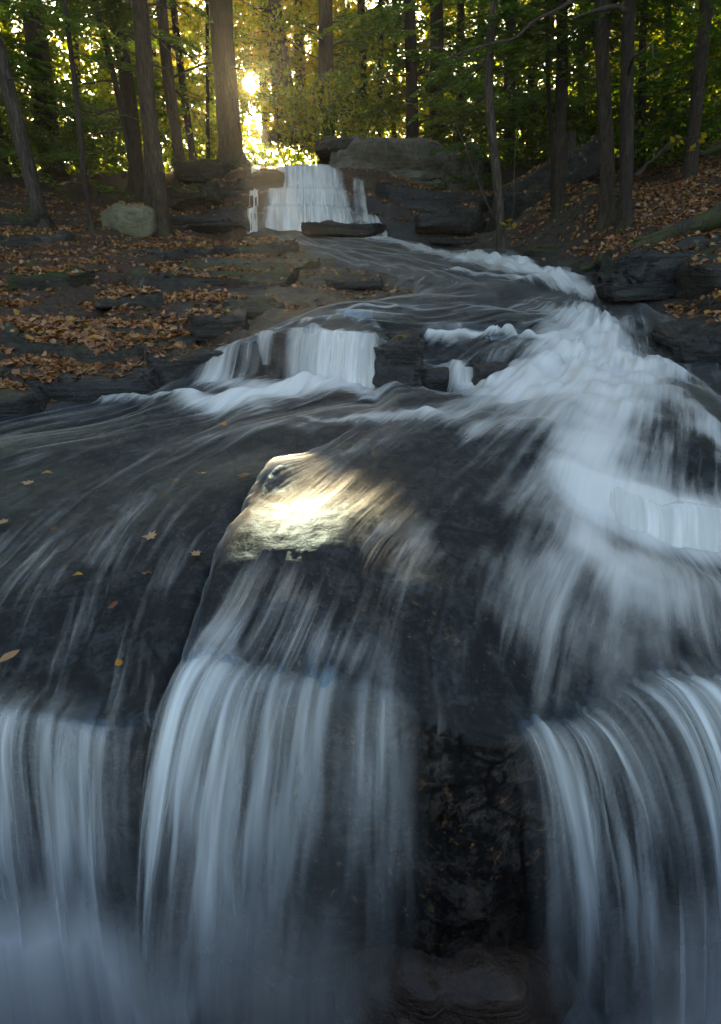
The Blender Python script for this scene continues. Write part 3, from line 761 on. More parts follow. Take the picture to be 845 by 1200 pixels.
M_mist = fall_mat('spray_mist', 1.5, 2.0, (0.82, 0.84, 0.85), 0.42, 1.6, 0.3)
for lab, lp, vx_, vy_, mfun, sd_ in [('soft spray at the foot of the left front curtain', [(-160, 830, 1.20), (0, 825, 1.18), (165, 850, 1.14), (230, 850, 1.15)], -0.05, 0.62, lambda s: 2.2 * edge(s, 0.3), 181),
                                ('soft spray at the foot of the middle front curtain', [(150, 800, 1.16), (260, 785, 1.16), (400, 800, 1.14), (500, 850, 1.12)], -0.10, 0.78, lambda s: 0.55 * edge(s, 0.35), 182),
                                ('soft spray at the foot of the right front curtain', [(640, 850, 1.16), (760, 805, 1.26), (1000, 815, 1.3)], 0.4, 0.80, lambda s: 0.7 * edge(s, 0.3), 183)]:
    sp_ = curtain('waterfall_spray', lp, K(vx_), K(vy_), K(1.12), M_mist, mfun, sd_, nu=120, nt=50, amp=0.03, ragged=0.0)
    a_ = sp_.data.attributes['dens']; v_ = np.empty(len(sp_.data.vertices), np.float32); a_.data.foreach_get('value', v_)
    t_ = np.repeat(np.linspace(-0.08, 1, 50), 120)
    a_.data.foreach_set('value', (v_ * sst(0.60, 1.0, t_)).astype(np.float32))
    tag(struct(sp_), lab, None)

# lower pool below the front ledge
lx = np.linspace(-2.6, 2.8, 240); ly = np.linspace(0.2, 1.5, 90)
LX, LY = np.meshgrid(lx, ly)
bx = np.array([at(60, 1090, 0.98).x, at(130, 1180, 0.9).x, at(300, 1190, 0.9).x])
lf = 0.9 * np.exp(-(((LX + 0.98) / 0.22) ** 2 + ((LY - 1.0) / 0.14) ** 2)) + 0.8 * np.exp(-(((LX + 0.55) / 0.16) ** 2 + ((LY - 0.92) / 0.12) ** 2)) + 0.35 * np.exp(-(((LX - 0.1) / 0.12) ** 2 + ((LY - 0.98) / 0.08) ** 2)) + 0.4 * np.exp(-(((LX - 1.1) / 0.5) ** 2 + ((LY - 0.9) / 0.1) ** 2)) + 0.12
lz = 0.04 + 0.10 * lf * (0.7 + 0.6 * fbm(LX * 4, LY * 4, 0, 3, 71)) + 0.015 * fbm(LX * 7, LY * 7, 0, 3, 75)
pool = struct(mesh_np('lower_pool_water', np.stack([LX, LY, lz], -1).reshape(-1, 3), grid_faces(90, 240), M_pool, attrs={'uvw': np.stack([LX, LY, 0 * LX], -1).reshape(-1, 3), 'foam': np.clip(lf, 0, 0.95).ravel()}), 'foaming pool below the front ledge')

# ------------------------------------------------------------------ rocks
COLL = [(ground.data, None)]
V0 = np.empty(len(ground.data.vertices) * 3, np.float32); ground.data.vertices.foreach_get('co', V0); V0 = V0.reshape(-1, 3)
SOLID = [(V0, grid_faces(len(rows), ncol))]


def gz(x, y):
    return float(land(np.array([x]), np.array([y]))[0][0])


def rotm(rx, ry, rz):
    return np.array(Matrix.Rotation(rz, 3, 'Z') @ Matrix.Rotation(ry, 3, 'Y') @ Matrix.Rotation(rx, 3, 'X'))


def rock(name, c, half, label, cat, mat, rot=(0, 0, 0), box=0.35, disp=0.10, strata=0.0, sh=0.12, seed=0, res=(44, 72), group=None, parent=None, chip=0.0, cuts=9):
    """one stone: a rounded block broken by noise and, if asked, by bedding planes"""
    nl, no = res
    th = np.linspace(-math.pi / 2, math.pi / 2, nl)[:, None]; ph = np.linspace(-math.pi, math.pi, no, endpoint=False)[None, :]
    sp = lambda v, e: np.sign(v) * np.abs(v) ** e
    x = sp(np.cos(th), box) * sp(np.cos(ph), box); y = sp(np.cos(th), box) * sp(np.sin(ph), box); z = sp(np.sin(th), box) + 0 * ph
    hx, hy, hz = half
    P = np.stack([x * hx, y * hy, z * hz], -1)
    nrm = np.stack([x / hx, y / hy, z / hz], -1); nrm /= np.linalg.norm(nrm, axis=-1, keepdims=True) + 1e-9
    m = min(half); k = 1.1 / max(m, 0.05)
    k = min(k, 7)
    w = P + 13.7 * seed
    d = disp * m * (fbm(w[..., 0] * k * 0.6, w[..., 1] * k * 0.6, w[..., 2] * k, 5, seed) * 0.9)
    if chip:
        cw = np.abs(vn(w[..., 0] * k * 0.8, w[..., 1] * k * 0.8, w[..., 2] * k * 0.8, seed + 31))
        d = d - chip * m * sst(0.14, 0.0, cw)
    if strata:
        zz = P[..., 2] / sh + 0.5 * vn(w[..., 0] * 1.5, w[..., 1] * 1.5, 0, seed + 3) + 0.15 * w[..., 0]
        la = np.floor(zz); f = zz - la
        hsh = _h(la.astype(np.int64) + 50, np.zeros_like(la, dtype=np.int64), np.zeros_like(la, dtype=np.int64), seed)
        fx = vn(w[..., 0] * 1.3, w[..., 1] * 1.3, la, seed + 8)
        d = d + strata * (hsh * 0.6 + fx * 0.8) * np.abs(np.cos(th)) ** 0.3 - strata * 0.7 * (1 - sst(0.0, 0.16, f)) * (np.abs(nrm[..., 2]) < 0.8)
    P = P + nrm * (0.5 * d)[..., None]
    rg = np.random.default_rng(seed + 500)
    for _ in range(cuts):
        nv = rg.normal(0, 1, 3) * np.array([1, 1, 0.45]); nv /= np.linalg.norm(nv)
        dd = P @ nv; lim = dd.max() * (0.70 + 0.24 * rg.random())
        P = P - np.maximum(dd - lim, 0)[..., None] * nv * 0.92
    P = P + nrm * (0.5 * d)[..., None]
    R = rotm(*rot)
    Wp = P.reshape(-1, 3) @ R.T
    i = np.arange(nl - 1)[:, None] * no; j = np.arange(no)[None, :]; j2 = (j + 1) % no
    Fc = np.stack([i + j, i + j2, i + no + j2, i + no + j], -1).reshape(-1, 4)
    o = mesh_np(name, Wp, Fc, mat)
    o.location = c
    SOLID.append((Wp + np.array(c)[None], Fc))
    if label: tag(o, label, cat, group)
    if parent is not None: o.parent = parent
    return o


R_ = math.radians
def rk(name, px, py, Y, half, label, mat, cat='rock', dz=0.0, **kw):
    c = at(px, py, Y); c.z += dz
    return rock(name, c, half, label, cat, mat, **kw)


rk('boulder', 152, 258, 11.3, (0.50, 0.42, 0.29), 'pale rounded boulder at the foot of the double trunk on the left bank', M_boulder, 'boulder', box=0.62, disp=0.16, seed=3, rot=(0, R_(4), 0.2))
rk('cap_rock', 470, 203, 14.15, (1.85, 0.95, 0.50), 'huge pale lichened slab overhanging right of the upper waterfall', M_rock_pale, 'boulder', box=0.36, disp=0.3, seed=5, rot=(0, R_(4.5), R_(-6)), res=(90, 170), chip=0.3, strata=0.06, sh=0.22, cuts=14)
rk('cap_rock', 428, 178, 14.3, (1.1, 0.7, 0.14), 'flat dark slab lying on top of the huge lichened slab', M_rock, 'rock', box=0.4, disp=0.3, seed=6, rot=(0, R_(2), 0))
rk('ledge_rock', 500, 250, 13.3, (1.5, 0.8, 0.40), 'dark wet layered rock recessed under the huge overhanging slab', M_rock_wet, strata=0.10, sh=0.12, seed=7, rot=(0, R_(4), R_(-6)), res=(60, 120))
rk('ledge_rock', 520, 262, 12.0, (0.55, 0.35, 0.17), 'low dark block at the foot of the rock under the overhang', M_rock_wet, strata=0.04, sh=0.1, seed=8)
rk('ledge_rock', 547, 258, 11.9, (0.34, 0.3, 0.25), 'rounded dark rock at the right end of the recessed ledge', M_rock, box=0.6, seed=9, disp=0.25)
rk('shelf_rock', 405, 270, 12.0, (0.86, 0.22, 0.12), 'long low black rock in front of the upper waterfall', M_rock_wet, box=0.4, disp=0.45, seed=10, rot=(0, R_(1), 0), strata=0.03, sh=0.08, chip=0.2)
rk('tilted_slab', 640, 215, 12.3, (1.35, 0.6, 0.30), 'grey slab tilted up to the right between the trees', M_rock, box=0.35, disp=0.25, seed=11, rot=(0, R_(-26), R_(-8)), strata=0.05, sh=0.15, res=(50, 100), chip=0.15)
rk('ledge_rock', 605, 250, 11.4, (0.5, 0.4, 0.30), 'dark block below the tilted grey slab', M_rock, box=0.45, seed=12, disp=0.3, chip=0.2)
# ledges left of the upper waterfall
for i, (px, py, Y, hx, hy, hz, rz, lab) in enumerate([(244, 204, 13.6, 0.95, 0.6, 0.20, -10, 'top ledge under the big tree beside the upper waterfall'), (272, 228, 13.1, 0.62, 0.55, 0.24, 12, 'upright dark block left of the upper waterfall trickle'),
                                                (232, 232, 13.0, 0.70, 0.6, 0.22, -14, 'mossy dark ledge below the big tree'), (246, 260, 12.5, 1.15, 0.6, 0.20, 4, 'lowest dark ledge left of the upper waterfall')]):
    rk('ledge_rock', px, py, Y, (hx, hy, hz), lab, M_rock_moss if i in (0, 2) else M_rock_wet, strata=0.07, sh=0.10 + 0.02 * i, seed=20 + i, rot=(R_(6), R_(4 - 3 * i), R_(rz)), res=(60, 110), disp=0.5, chip=0.35, cuts=14)
rk('ledge_rock', 313, 236, 13.25, (0.42, 0.35, 0.55), 'wet black rock core between the trickle and the upper waterfall', M_rock_wet, strata=0.06, sh=0.13, seed=26, disp=0.25)
# left bank slabs
SL = [(255, 330, 7.25, 1.25, 0.55, 0.12, 0.0, 3.0, 'long dark edged slab across the middle of the left bank', M_rock, 31),
      (190, 297, 9.3, 0.80, 0.45, 0.09, 0, -2, 'short slab above the long dark edged slab', M_rock, 32),
      (30, 281, 9.7, 0.75, 0.40, 0.10, 0, 4, 'thin slab at the far left of the bank', M_rock, 33),
      (300, 292, 10.2, 0.9, 0.4, 0.06, 0, -4, 'thin bare slab near the head of the bank', M_rock, 34),
      (95, 402, 4.75, 0.92, 0.42, 0.085, 5, -8, 'broad flat mossy slab jutting over the water on the left bank', M_rock, 35),
      (258, 381, 5.0, 0.27, 0.20, 0.10, 0, 6, 'dark square block at the left end of the middle ledge', M_rock_wet, 36),
      (305, 364, 5.55, 0.36, 0.2, 0.07, 2, 4, 'small green grey slab behind the dark square block', M_rock, 37),
      (225, 430, 4.45, 0.42, 0.25, 0.12, 0, 10, 'ribbed wet rock going down to the water on the left bank', M_rock_wet, 38),
      (120, 452, 4.2, 0.75, 0.25, 0.10, 0, 2, 'dark wet ledge under the broad flat slab', M_rock_wet, 39),
      (10, 470, 3.95, 0.55, 0.25, 0.09, 0, 3, 'dark low rock at the left edge of the pool', M_rock_wet, 40),
      (60, 332, 6.75, 0.55, 0.30, 0.11, 0, 0, 'dark mossy hump among leaves on the left bank', M_rock_moss, 41),
      (0, 262, 10.4, 0.9, 0.5, 0.15, 0, 12, 'moss covered rock below the leaning lichen trunk', M_rock_moss, 42),
      (150, 352, 6.0, 0.5, 0.25, 0.05, 0, -3, 'thin low slab half buried in leaves', M_rock, 43),
      (330, 312, 8.5, 0.7, 0.3, 0.05, 0, -5, 'thin wet slab above the middle ledge', M_rock_wet, 44),
      (415, 330, 7.3, 0.45, 0.25, 0.04, 0, -3, 'small wet plate of rock on the bare slab', M_rock_wet, 45)]
for px, py, Y, hx, hy, hz, ry, rz, lab, mt, sd_ in SL:
    rk('rock_slab', px, py, Y, (hx, hy, hz), lab, mt, strata=0.02 if hz < 0.1 else 0.035, sh=0.05, seed=sd_, rot=(R_(10), R_(ry), R_(rz)), disp=0.45, cuts=12, box=0.30, dz=0.015, res=(40, 110), chip=0.2, cat='rock slab')
# mid stream
rk('stream_rock', 466, 428, 4.27, (0.21, 0.17, 0.19), 'black wet rock with a yellow leaf in the middle of the ledge', M_rock_wet, box=0.45, disp=0.4, seed=51, strata=0.02, sh=0.05, chip=0.2)
rk('stream_rock', 575, 440, 4.36, (0.20, 0.14, 0.10), 'dark rock beside the little spout', M_rock_wet, box=0.5, disp=0.4, seed=52)
rk('stream_rock', 500, 444, 4.33, (0.20, 0.14, 0.09), 'dark sunken rock right of the leaf bearing rock', M_rock_wet, box=0.5, disp=0.4, seed=53)
rk('stream_rock', 470, 396, 4.72, (0.18, 0.16, 0.06), 'dark rock lip behind the leaf bearing rock', M_rock_wet, box=0.5, disp=0.3, seed=54)
# right bank
rk('bank_rock', 765, 318, 6.75, (0.62, 0.4, 0.20), 'long dark cracked rock at the water edge on the right bank', M_rock_wet, strata=0.05, sh=0.08, seed=61, rot=(0, R_(3), R_(6)), disp=0.35, chip=0.25, res=(50, 100))
rk('bank_rock', 745, 340, 6.5, (0.45, 0.25, 0.08), 'flat black shelf just above the rapids on the right bank', M_rock_wet, strata=0.03, sh=0.05, seed=62, rot=(0, 0, R_(4)), disp=0.4, chip=0.2)
rk('bank_rock', 835, 318, 6.3, (0.45, 0.4, 0.22), 'grey slab leaning up at the right edge', M_rock, strata=0.03, sh=0.08, seed=63, rot=(0, R_(-24), R_(6)), disp=0.3, chip=0.2)
rk('bank_rock', 810, 293, 6.8, (0.5, 0.3, 0.12), 'grey rock under the mossy log', M_rock, strata=0.03, sh=0.08, seed=64, rot=(0, R_(-8), 0), disp=0.35)
rk('bank_rock', 835, 400, 4.9, (0.42, 0.4, 0.16), 'wet dark ledge at the right edge beside the rapids', M_rock_wet, strata=0.04, sh=0.07, seed=65, rot=(R_(6), R_(-10), 0), disp=0.35, chip=0.2, res=(50, 90))
rk('bank_rock', 880, 375, 5.2, (0.4, 0.4, 0.20), 'rock under fallen leaves at the right edge', M_rock, strata=0.03, sh=0.07, seed=66, disp=0.35)
rk('bank_rock', 640, 302, 8.7, (0.35, 0.2, 0.10), 'low mossy stone on the right bank by the rapids', M_rock_moss, seed=67, box=0.6, disp=0.35)
rk('bank_rock', 700, 318, 7.5, (0.3, 0.2, 0.12), 'black stone below the root on the right bank', M_rock_wet, seed=68, box=0.5, disp=0.35)
rk('bank_rock', 535, 283, 11.0, (0.7, 0.16, 0.05), 'thin gravel covered shelf at the foot of the overhang', M_rock, seed=69, disp=0.4)
# front ledge
rk('foot_boulder', 548, 1195, 1.06, (0.46, 0.28, 0.34), 'brown submerged boulder at the foot of the front ledge', M_rock_brown, 'boulder', seed=72, box=0.85, disp=0.22, rot=(R_(-14), R_(14), 0), res=(80, 130), chip=0.04, cuts=5)

# ------------------------------------------------------------------ trees
def tube(path, rad, n=8, lobes=0.0, seed=0, rough=0.0):
    path = np.asarray(path, float); k = len(path)
    tg = np.gradient(path, axis=0); tg /= np.linalg.norm(tg, axis=1, keepdims=True) + 1e-9
    ref = np.array([0.0, 1.0, 0.0]) if abs(tg[:, 2]).mean() > 0.6 else np.array([0.0, 0.0, 1.0])
    a = np.cross(tg, ref); a /= np.linalg.norm(a, axis=1, keepdims=True) + 1e-9
    b = np.cross(tg, a)
    ph = np.linspace(0, 2 * math.pi, n, endpoint=False)
    r = np.asarray(rad, float)[:, None] * np.ones((1, n))
    if rough:
        s_ = np.arange(k)[:, None] * 0.9
        r = r * (1 + rough * vn(np.cos(ph)[None] * 2.2 + seed + 0 * s_, np.sin(ph)[None] * 2.2 + 0 * s_, s_ * 0.5, seed) + 0.6 * rough * vn(np.cos(ph)[None] * 6 + seed + 0 * s_, np.sin(ph)[None] * 6 + 0 * s_, s_ * 0.4, seed + 1))
    V = path[:, None] + r[..., None] * (np.cos(ph)[None, :, None] * a[:, None] + np.sin(ph)[None, :, None] * b[:, None])
    i = np.arange(k - 1)[:, None] * n; j = np.arange(n)[None]; j2 = (j + 1) % n
    Fc = np.stack([i + j, i + j2, i + n + j2, i + n + j], -1).reshape(-1, 4)
    return V.reshape(-1, 3), Fc


class Leaves:
    """collects leaf blades and twigs of one crown"""
    def __init__(s): s.V, s.F, s.T, s.mi, s.n = [], [], [], [], 0

    def blades(s, c, d, l, w, tint, roll=0.5, rg=None):
        n = len(c)
        d = d / (np.linalg.norm(d, axis=1, keepdims=True) + 1e-9)
        sd = np.cross(d, np.array([0, 0, 1.0])); sd /= np.linalg.norm(sd, axis=1, keepdims=True) + 1e-9
        up = np.cross(sd, d)
        a = rng.normal(0, roll, n)[:, None]
        sv = sd * np.cos(a) + up * np.sin(a)
        l = np.asarray(l)[:, None] * 0.5; w = np.asarray(w)[:, None] * 0.5
        # the wood is open along the sun's path
        rel = c - np.array([0, 0, CZ]); tt = rel @ np.array(SUN)
        off = np.linalg.norm(rel - tt[:, None] * np.array(SUN), axis=1)
        ok = ~((off < 0.20 + 0.0035 * tt) & (tt > 0))
        rel = c - np.array([-0.12, 2.0, 1.40]); u2 = np.array(SUN); tt = rel @ u2
        off = np.linalg.norm(rel - tt[:, None] * u2, axis=1)
        ok &= ~((off < 0.55 + 0.001 * tt) & (tt > 0))
        c, d, sv, l, w, tint = c[ok], d[ok], sv[ok], l[ok], w[ok], np.asarray(tint)[ok]; n = len(c)
        if n == 0: return
        q = np.stack([c - d * l, c + sv * w - d * l * 0.1, c + d * l, c - sv * w - d * l * 0.1], 1)
        s.V.append(q.reshape(-1, 3)); s.F.append(np.arange(n * 4).reshape(-1, 4) + s.n); s.n += n * 4
        s.T.append(np.repeat(tint, 4)); s.mi.append(np.zeros(n, int))

    def twig(s, path, r0, r1, n=4):
        V, Fc = tube(path, np.linspace(r0, r1, len(path)), n)
        s.V.append(V); s.F.append(Fc + s.n); s.n += len(V); s.T.append(np.zeros(len(V))); s.mi.append(np.ones(len(Fc), int))

    def build(s, name, lm, parent, loc):
        if not s.V: return None
        return mesh_np(name, np.concatenate(s.V) - np.array(loc), np.concatenate(s.F), None, parent, {'tint': np.concatenate(s.T), 'hgt': np.full(s.n, 3.0)}, smooth=False, mats=[lm, M_twig], mi=np.concatenate(s.mi))


def bough(L, o, az, ln, rise=0.1, droop=0.4, tint=0.4, dens=1.0, leaf=0.06, step=0.07, tw=0.011):
    """one flat hemlock spray"""
    t = np.linspace(0, 1, 9)
    d = np.array([math.cos(az), math.sin(az), 0]); sd = np.array([-math.sin(az), math.cos(az), 0])
    bend = rng.normal(0, 0.12)
    f = lambda t: o + np.outer(t * ln, d) + np.outer(bend * ln * t * t, sd) + np.outer(ln * (rise * t - droop * t * t), (0, 0, 1.0))
    L.twig(f(t), tw, 0.003)
    n = max(4, int(ln / step))
    C_, D_, T_ = [], [], []
    for i in range(n):
        ti = 0.12 + 0.88 * (i + rng.random() * 0.6) / n
        p = f(np.array([ti]))[0]
        for sgn in (-1, 1):
            if rng.random() > 0.9 * dens: continue
            tl = (0.10 + 0.42 * ln ** 0.7 * (1 - ti) ** 0.8 * min(1, ti * 4)) * (0.6 + 0.6 * rng.random())
            dv = d * 0.62 + sd * sgn * 0.8 + np.array([0, 0, -0.18 + rng.normal(0, 0.10)])
            m = max(2, int(tl / (leaf * 0.62)))
            q = (np.arange(m) + 0.5) / m
            pts = p + np.outer(q * tl, dv) + np.outer(-0.15 * tl * q * q, (0, 0, 1.0))
            for e in (-1, 1):
                C_.append(pts + (sd * sgn * 0.3 - d * 0.5) * e * leaf * 0.25 + rng.normal(0, 0.006, (m, 3)))
                D_.append(dv + (d * 0.8 - sd * sgn * 0.6) * e * 0.75 + rng.normal(0, 0.15, (m, 3)))
                T_.append(np.full(m, tint) + rng.normal(0, 0.10, m))
    if C_:
        c = np.concatenate(C_)
        L.blades(c, np.concatenate(D_), leaf * (0.8 + 0.6 * rng.random(len(c))), leaf * 0.44 * (0.8 + 0.5 * rng.random(len(c))), np.clip(np.concatenate(T_), 0, 1), 0.5)


def spray(L, o, az, ln, tint=0.6, leaf=0.085, n=60, rise=0.35, thick=0.16, tw=0.012):
    """one limb of a broad-leaved tree with its leaves in loose layers"""
    t = np.linspace(0, 1, 7)
    d = np.array([math.cos(az), math.sin(az), 0]); sd = np.array([-math.sin(az), math.cos(az), 0])
    bend = rng.normal(0, 0.2)
    f = lambda t: o + np.outer(t * ln, d) + np.outer(bend * ln * t * t, sd) + np.outer(ln * (rise * t - 0.5 * rise * t * t), (0, 0, 1.0))
    L.twig(f(t), tw, 0.003)
    k = max(3, int(ln / 0.28))
    for i in range(k):
        ti = 0.25 + 0.75 * (i + rng.random()) / k
        p = f(np.array([ti]))[0]
        a2 = az + rng.choice([-1, 1]) * (0.5 + 0.7 * rng.random())
        l2 = ln * (0.25 + 0.35 * rng.random()) * (1.15 - ti * 0.6)
        d2 = np.array([math.cos(a2), math.sin(a2), rng.normal(0.08, 0.12)])
        L.twig(p + np.outer(np.linspace(0, 1, 4) * l2, d2), tw * 0.45, 0.002, 3)
        m = max(4, int(n / k))
        q = rng.random(m) ** 0.7
        c = p + np.outer(q * l2 * 1.15, d2) + rng.normal(0, 1, (m, 3)) * np.array([thick, thick, thick * 0.45])
        dv = d2[None] * 0.5 + rng.normal(0, 0.6, (m, 3)) + np.array([0, 0, -0.25])
        L.blades(c, dv, leaf * (0.7 + 0.6 * rng.random(m)), leaf * 0.66 * (0.7 + 0.5 * rng.random(m)), np.clip(tint + rng.normal(0, 0.16) + rng.normal(0, 0.10, m), 0, 1), 0.6)


def trunk_mesh(name, base_, top_, r0, H, mat, parent, seed, nseg=16, flare=0.8, wob=0.03, taper=0.45, rings=46):
    b = np.array(base_); dr = np.array(top_) - b; dr = dr / dr[2]
    h = np.concatenate([np.linspace(-0.35, 0.6, 14)[:-1], np.linspace(0.6, H, rings - 13)])
    path = b + np.outer(h, dr)
    path[:, 0] += wob * vn(h * 0.55, 0 * h, 0, seed) * np.clip(h, 0, 2); path[:, 1] += wob * vn(h * 0.55, 0 * h + 5, 0, seed) * np.clip(h, 0, 2)
    rad = r0 * (1 - (1 - taper) * np.clip(h, 0, H) / H) * (1 + flare * np.exp(-np.clip(h + 0.1, 0, 9) / 0.18))
    V, Fc = tube(path, rad, nseg, seed=seed, rough=0.10)
    # buttress roots at the foot
    n = nseg; ph = np.linspace(0, 2 * math.pi, n, endpoint=False)
    Vr = V.reshape(len(h), n, 3)
    lob = 1 + (0.35 * flare * np.exp(-np.clip(h + 0.1, 0, 9) / 0.2))[:, None] * np.cos(ph * rng.integers(3, 6) + rng.random() * 6)[None]
    Vr = path[:, None] + (Vr - path[:, None]) * lob[..., None]
    o = mesh_np(name, Vr.reshape(-1, 3) - b, Fc, mat, parent, {'hgt': np.repeat(np.maximum(h, 0), n)})
    SOLID.append((Vr.reshape(-1, 3), Fc))
    fn = lambda z: b + dr * z + np.array([wob * vn(np.array([z * 0.55]), np.zeros(1), 0, seed)[0] * min(max(z, 0), 2), wob * vn(np.array([z * 0.55]), np.zeros(1) + 5, 0, seed)[0] * min(max(z, 0), 2), 0])
    rf = lambda z: r0 * (1 - (1 - taper) * min(max(z, 0), H) / H)
    return o, fn, rf


def tree(name, label, px, py, Y, wpx, tpx, kind='hemlock', H=13.0, mat=None, low=1.5, nb=22, blen=1.6, tint=0.4, lean_y=0.0, limbs=2, seed=0, group=None, flare=0.8, leafn=90, leaf=None, wob=0.03, taper=0.5, hi=None, az0=None, ground_it=True, nseg=16):
    global rng
    rng = np.random.default_rng(1000 + seed)
    b = at(px, py, Y); tp = at(tpx, 0, Y + lean_y)
    if ground_it:
        g = gz(b.x, b.y)
        if abs(g - b.z) < 0.6: b.z = g
    r0 = wpx / 2 * (0.85 * Y) / F
    root = empty(name, b)
    tag(root, label, 'tree', group)
    _, fn, rf = trunk_mesh('trunk', b, tp, r0, H, mat or M_bark_dark, root, seed, flare=flare, wob=wob, taper=taper, nseg=nseg)
    for i in range(limbs):
        z = low * 0.5 + rng.random() * 3.2; az = rng.random() * 6.28; ln = 0.5 + rng.random() * 1.4
        t = np.linspace(0, 1, 10)[:, None]
        d = np.array([math.cos(az), math.sin(az), 0.15 + rng.normal(0, 0.2)])
        pth = fn(z)[None] + d * t * ln + np.array([0, 0, -0.25 * ln]) * t ** 2 + 0.06 * np.stack([vn(t[:, 0] * 4, t[:, 0] * 0, 0, seed + i), vn(t[:, 0] * 4, t[:, 0] * 0 + 4, 0, seed + i), vn(t[:, 0] * 4, t[:, 0] * 0 + 8, 0, seed + i)], -1) * ln * t
        V, Fc = tube(pth, np.linspace(min(0.028, r0 * 0.3), 0.005, 10), 6)
        mesh_np('limb', V - np.array(b), Fc, M_twig, root, {'hgt': np.full(len(V), 3.0)})
    L = Leaves()
    hi = hi or min(H, 7.8 if Y < 16 else 9.5)
    if 235 < px < 420 and Y > 18: hi = min(hi, 5.6)
    nb = int(nb * 1.8)
    for i in range(nb):
        z = low + (hi - low) * ((i + rng.random()) / nb) ** 1.1
        az = (az0 + rng.normal(0, 0.9)) if az0 is not None else rng.random() * 6.28
        o = fn(z)
        if kind == 'hemlock':
            bough(L, o, az, blen * (0.55 + 0.7 * rng.random()) * (1.1 - 0.5 * (z / H)), 0.18, 0.42 + 0.2 * rng.random(), tint + rng.normal(0, 0.1), leaf=leaf or (0.085 if Y < 12 else 0.105), step=0.10 if Y < 12 else 0.12)
        else:
            spray(L, o, az, blen * (0.6 + 0.7 * rng.random()), tint + rng.normal(0, 0.1), leaf or 0.12, leafn, 0.25 + 0.3 * rng.random())
    L.build('crown', M_hemlock if kind == 'hemlock' else M_yellow, root, b)
    return root


T = tree
T('hemlock_tree', 'leaning trunk patched with lichen at the far left edge', 45, 238, 10.3, 17, -22, mat=M_bark_pale, seed=1, nb=10, low=3.0, limbs=2, blen=1.5)
T('sapling_tree', 'thin straight dark sapling right of the leaning lichen trunk', 107, 266, 10.6, 6.5, 72, seed=2, H=8, nb=10, low=2.4, limbs=3, blen=1.0, flare=0.4)
T('hemlock_tree', 'wide dim trunk behind the thin straight sapling', 62, 200, 17, 24, 35, seed=3, nb=34, low=1.2, blen=2.2, tint=0.35)
T('sapling_tree', 'slender leaning stem in front of the dark trunk at left', 164, 232, 12.4, 7, 112, seed=4, nb=8, low=2.2, limbs=3, blen=1.0, H=8, flare=0.4)
T('hemlock_tree', 'dark straight trunk just left of the double trunk', 160, 198, 14.5, 17, 138, seed=5, nb=26, low=2.0, blen=1.8, tint=0.4)
T('hemlock_tree', 'big furrowed front stem of the double trunk behind the pale boulder', 189, 264, 11.5, 19, 164, mat=M_bark, seed=6, nb=14, low=3.2, limbs=5, blen=1.6)
T('hemlock_tree', 'slimmer rear stem of the double trunk behind the pale boulder', 176, 258, 11.7, 11, 160, mat=M_bark, seed=7, nb=10, low=3.2, limbs=2, blen=1.3, flare=0.5)
T('hemlock_tree', 'straight brown trunk between the double trunk and the big sunlit tree', 212, 207, 14.0, 13, 191, mat=M_bark, seed=8, nb=18, low=2.4, limbs=3, blen=1.6, tint=0.5)
T('sapling_tree', 'slim leaning stem left of the big sunlit tree', 226, 182, 16, 8, 204, seed=9, nb=12, low=2.0, limbs=2, blen=1.2, tint=0.5, kind='broadleaf')
T('sapling_tree', 'very thin upright sapling close left of the big sunlit tree', 243, 180, 16, 4.5, 241, seed=10, H=7, nb=12, low=1.0, limbs=1, blen=0.9, tint=0.6, kind='broadleaf', flare=0.3)
T('big_tree', 'thickest trunk with the sun at its edge above the upper waterfall', 271, 190, 14.0, 26, 258, mat=M_bark, seed=11, nb=8, low=6.2, hi=10, limbs=4, blen=1.6, flare=0.7, tint=0.7, taper=0.75)
T('broadleaf_tree', 'backlit trunk just right of the sun', 328, 150, 21, 11, 311, seed=12, kind='broadleaf', nb=22, low=1.5, blen=1.6, tint=0.75, mat=M_bark)
T('broadleaf_tree', 'leaning backlit trunk right of the sun', 345, 150, 20, 14, 324, seed=13, kind='broadleaf', nb=22, low=1.2, blen=1.7, tint=0.75, mat=M_bark, limbs=4)
T('broadleaf_tree', 'straight backlit trunk above the middle of the upper waterfall', 354, 150, 22, 12, 347, seed=14, kind='broadleaf', nb=22, low=1.2, blen=1.8, tint=0.65, mat=M_bark)
T('hemlock_tree', 'stout trunk above the left end of the huge slab', 385, 172, 17.5, 18, 381, seed=15, nb=26, low=0.9, limbs=6, blen=1.9, tint=0.65, mat=M_bark, kind='broadleaf')
T('hemlock_tree', 'dark trunk standing behind the huge slab, left of two', 484, 176, 16, 14, 479, seed=16, nb=34, low=0.9, limbs=3, blen=2.0, tint=0.5)
T('hemlock_tree', 'dark trunk standing behind the huge slab, right of two', 514, 178, 18, 17, 510, seed=17, nb=36, low=0.8, limbs=2, blen=2.2, tint=0.4)
T('bare_tree', 'crooked pale flaking trunk at the water edge right of centre', 587, 297, 9.2, 10.5, 577, mat=M_bark_pale, seed=18, nb=12, low=2.6, limbs=7, blen=1.5, flare=0.5, wob=0.10, tint=0.4)
T('hemlock_tree', 'dark trunk right of the crooked pale trunk', 655, 252, 9.8, 13, 657, seed=19, nb=26, low=2.0, limbs=5, blen=1.9, tint=0.3)
T('sapling_tree', 'thin stem hugging the dark trunk right of the crooked one', 647, 250, 10.2, 5, 644, seed=20, nb=12, low=1.6, limbs=2, blen=1.2, tint=0.35, flare=0.3)
T('hemlock_tree', 'mossy barked trunk, left of the close pair on the right bank', 711, 264, 8.5, 16, 708, mat=M_bark, seed=21, nb=18, low=2.4, limbs=4, blen=1.9, tint=0.3)
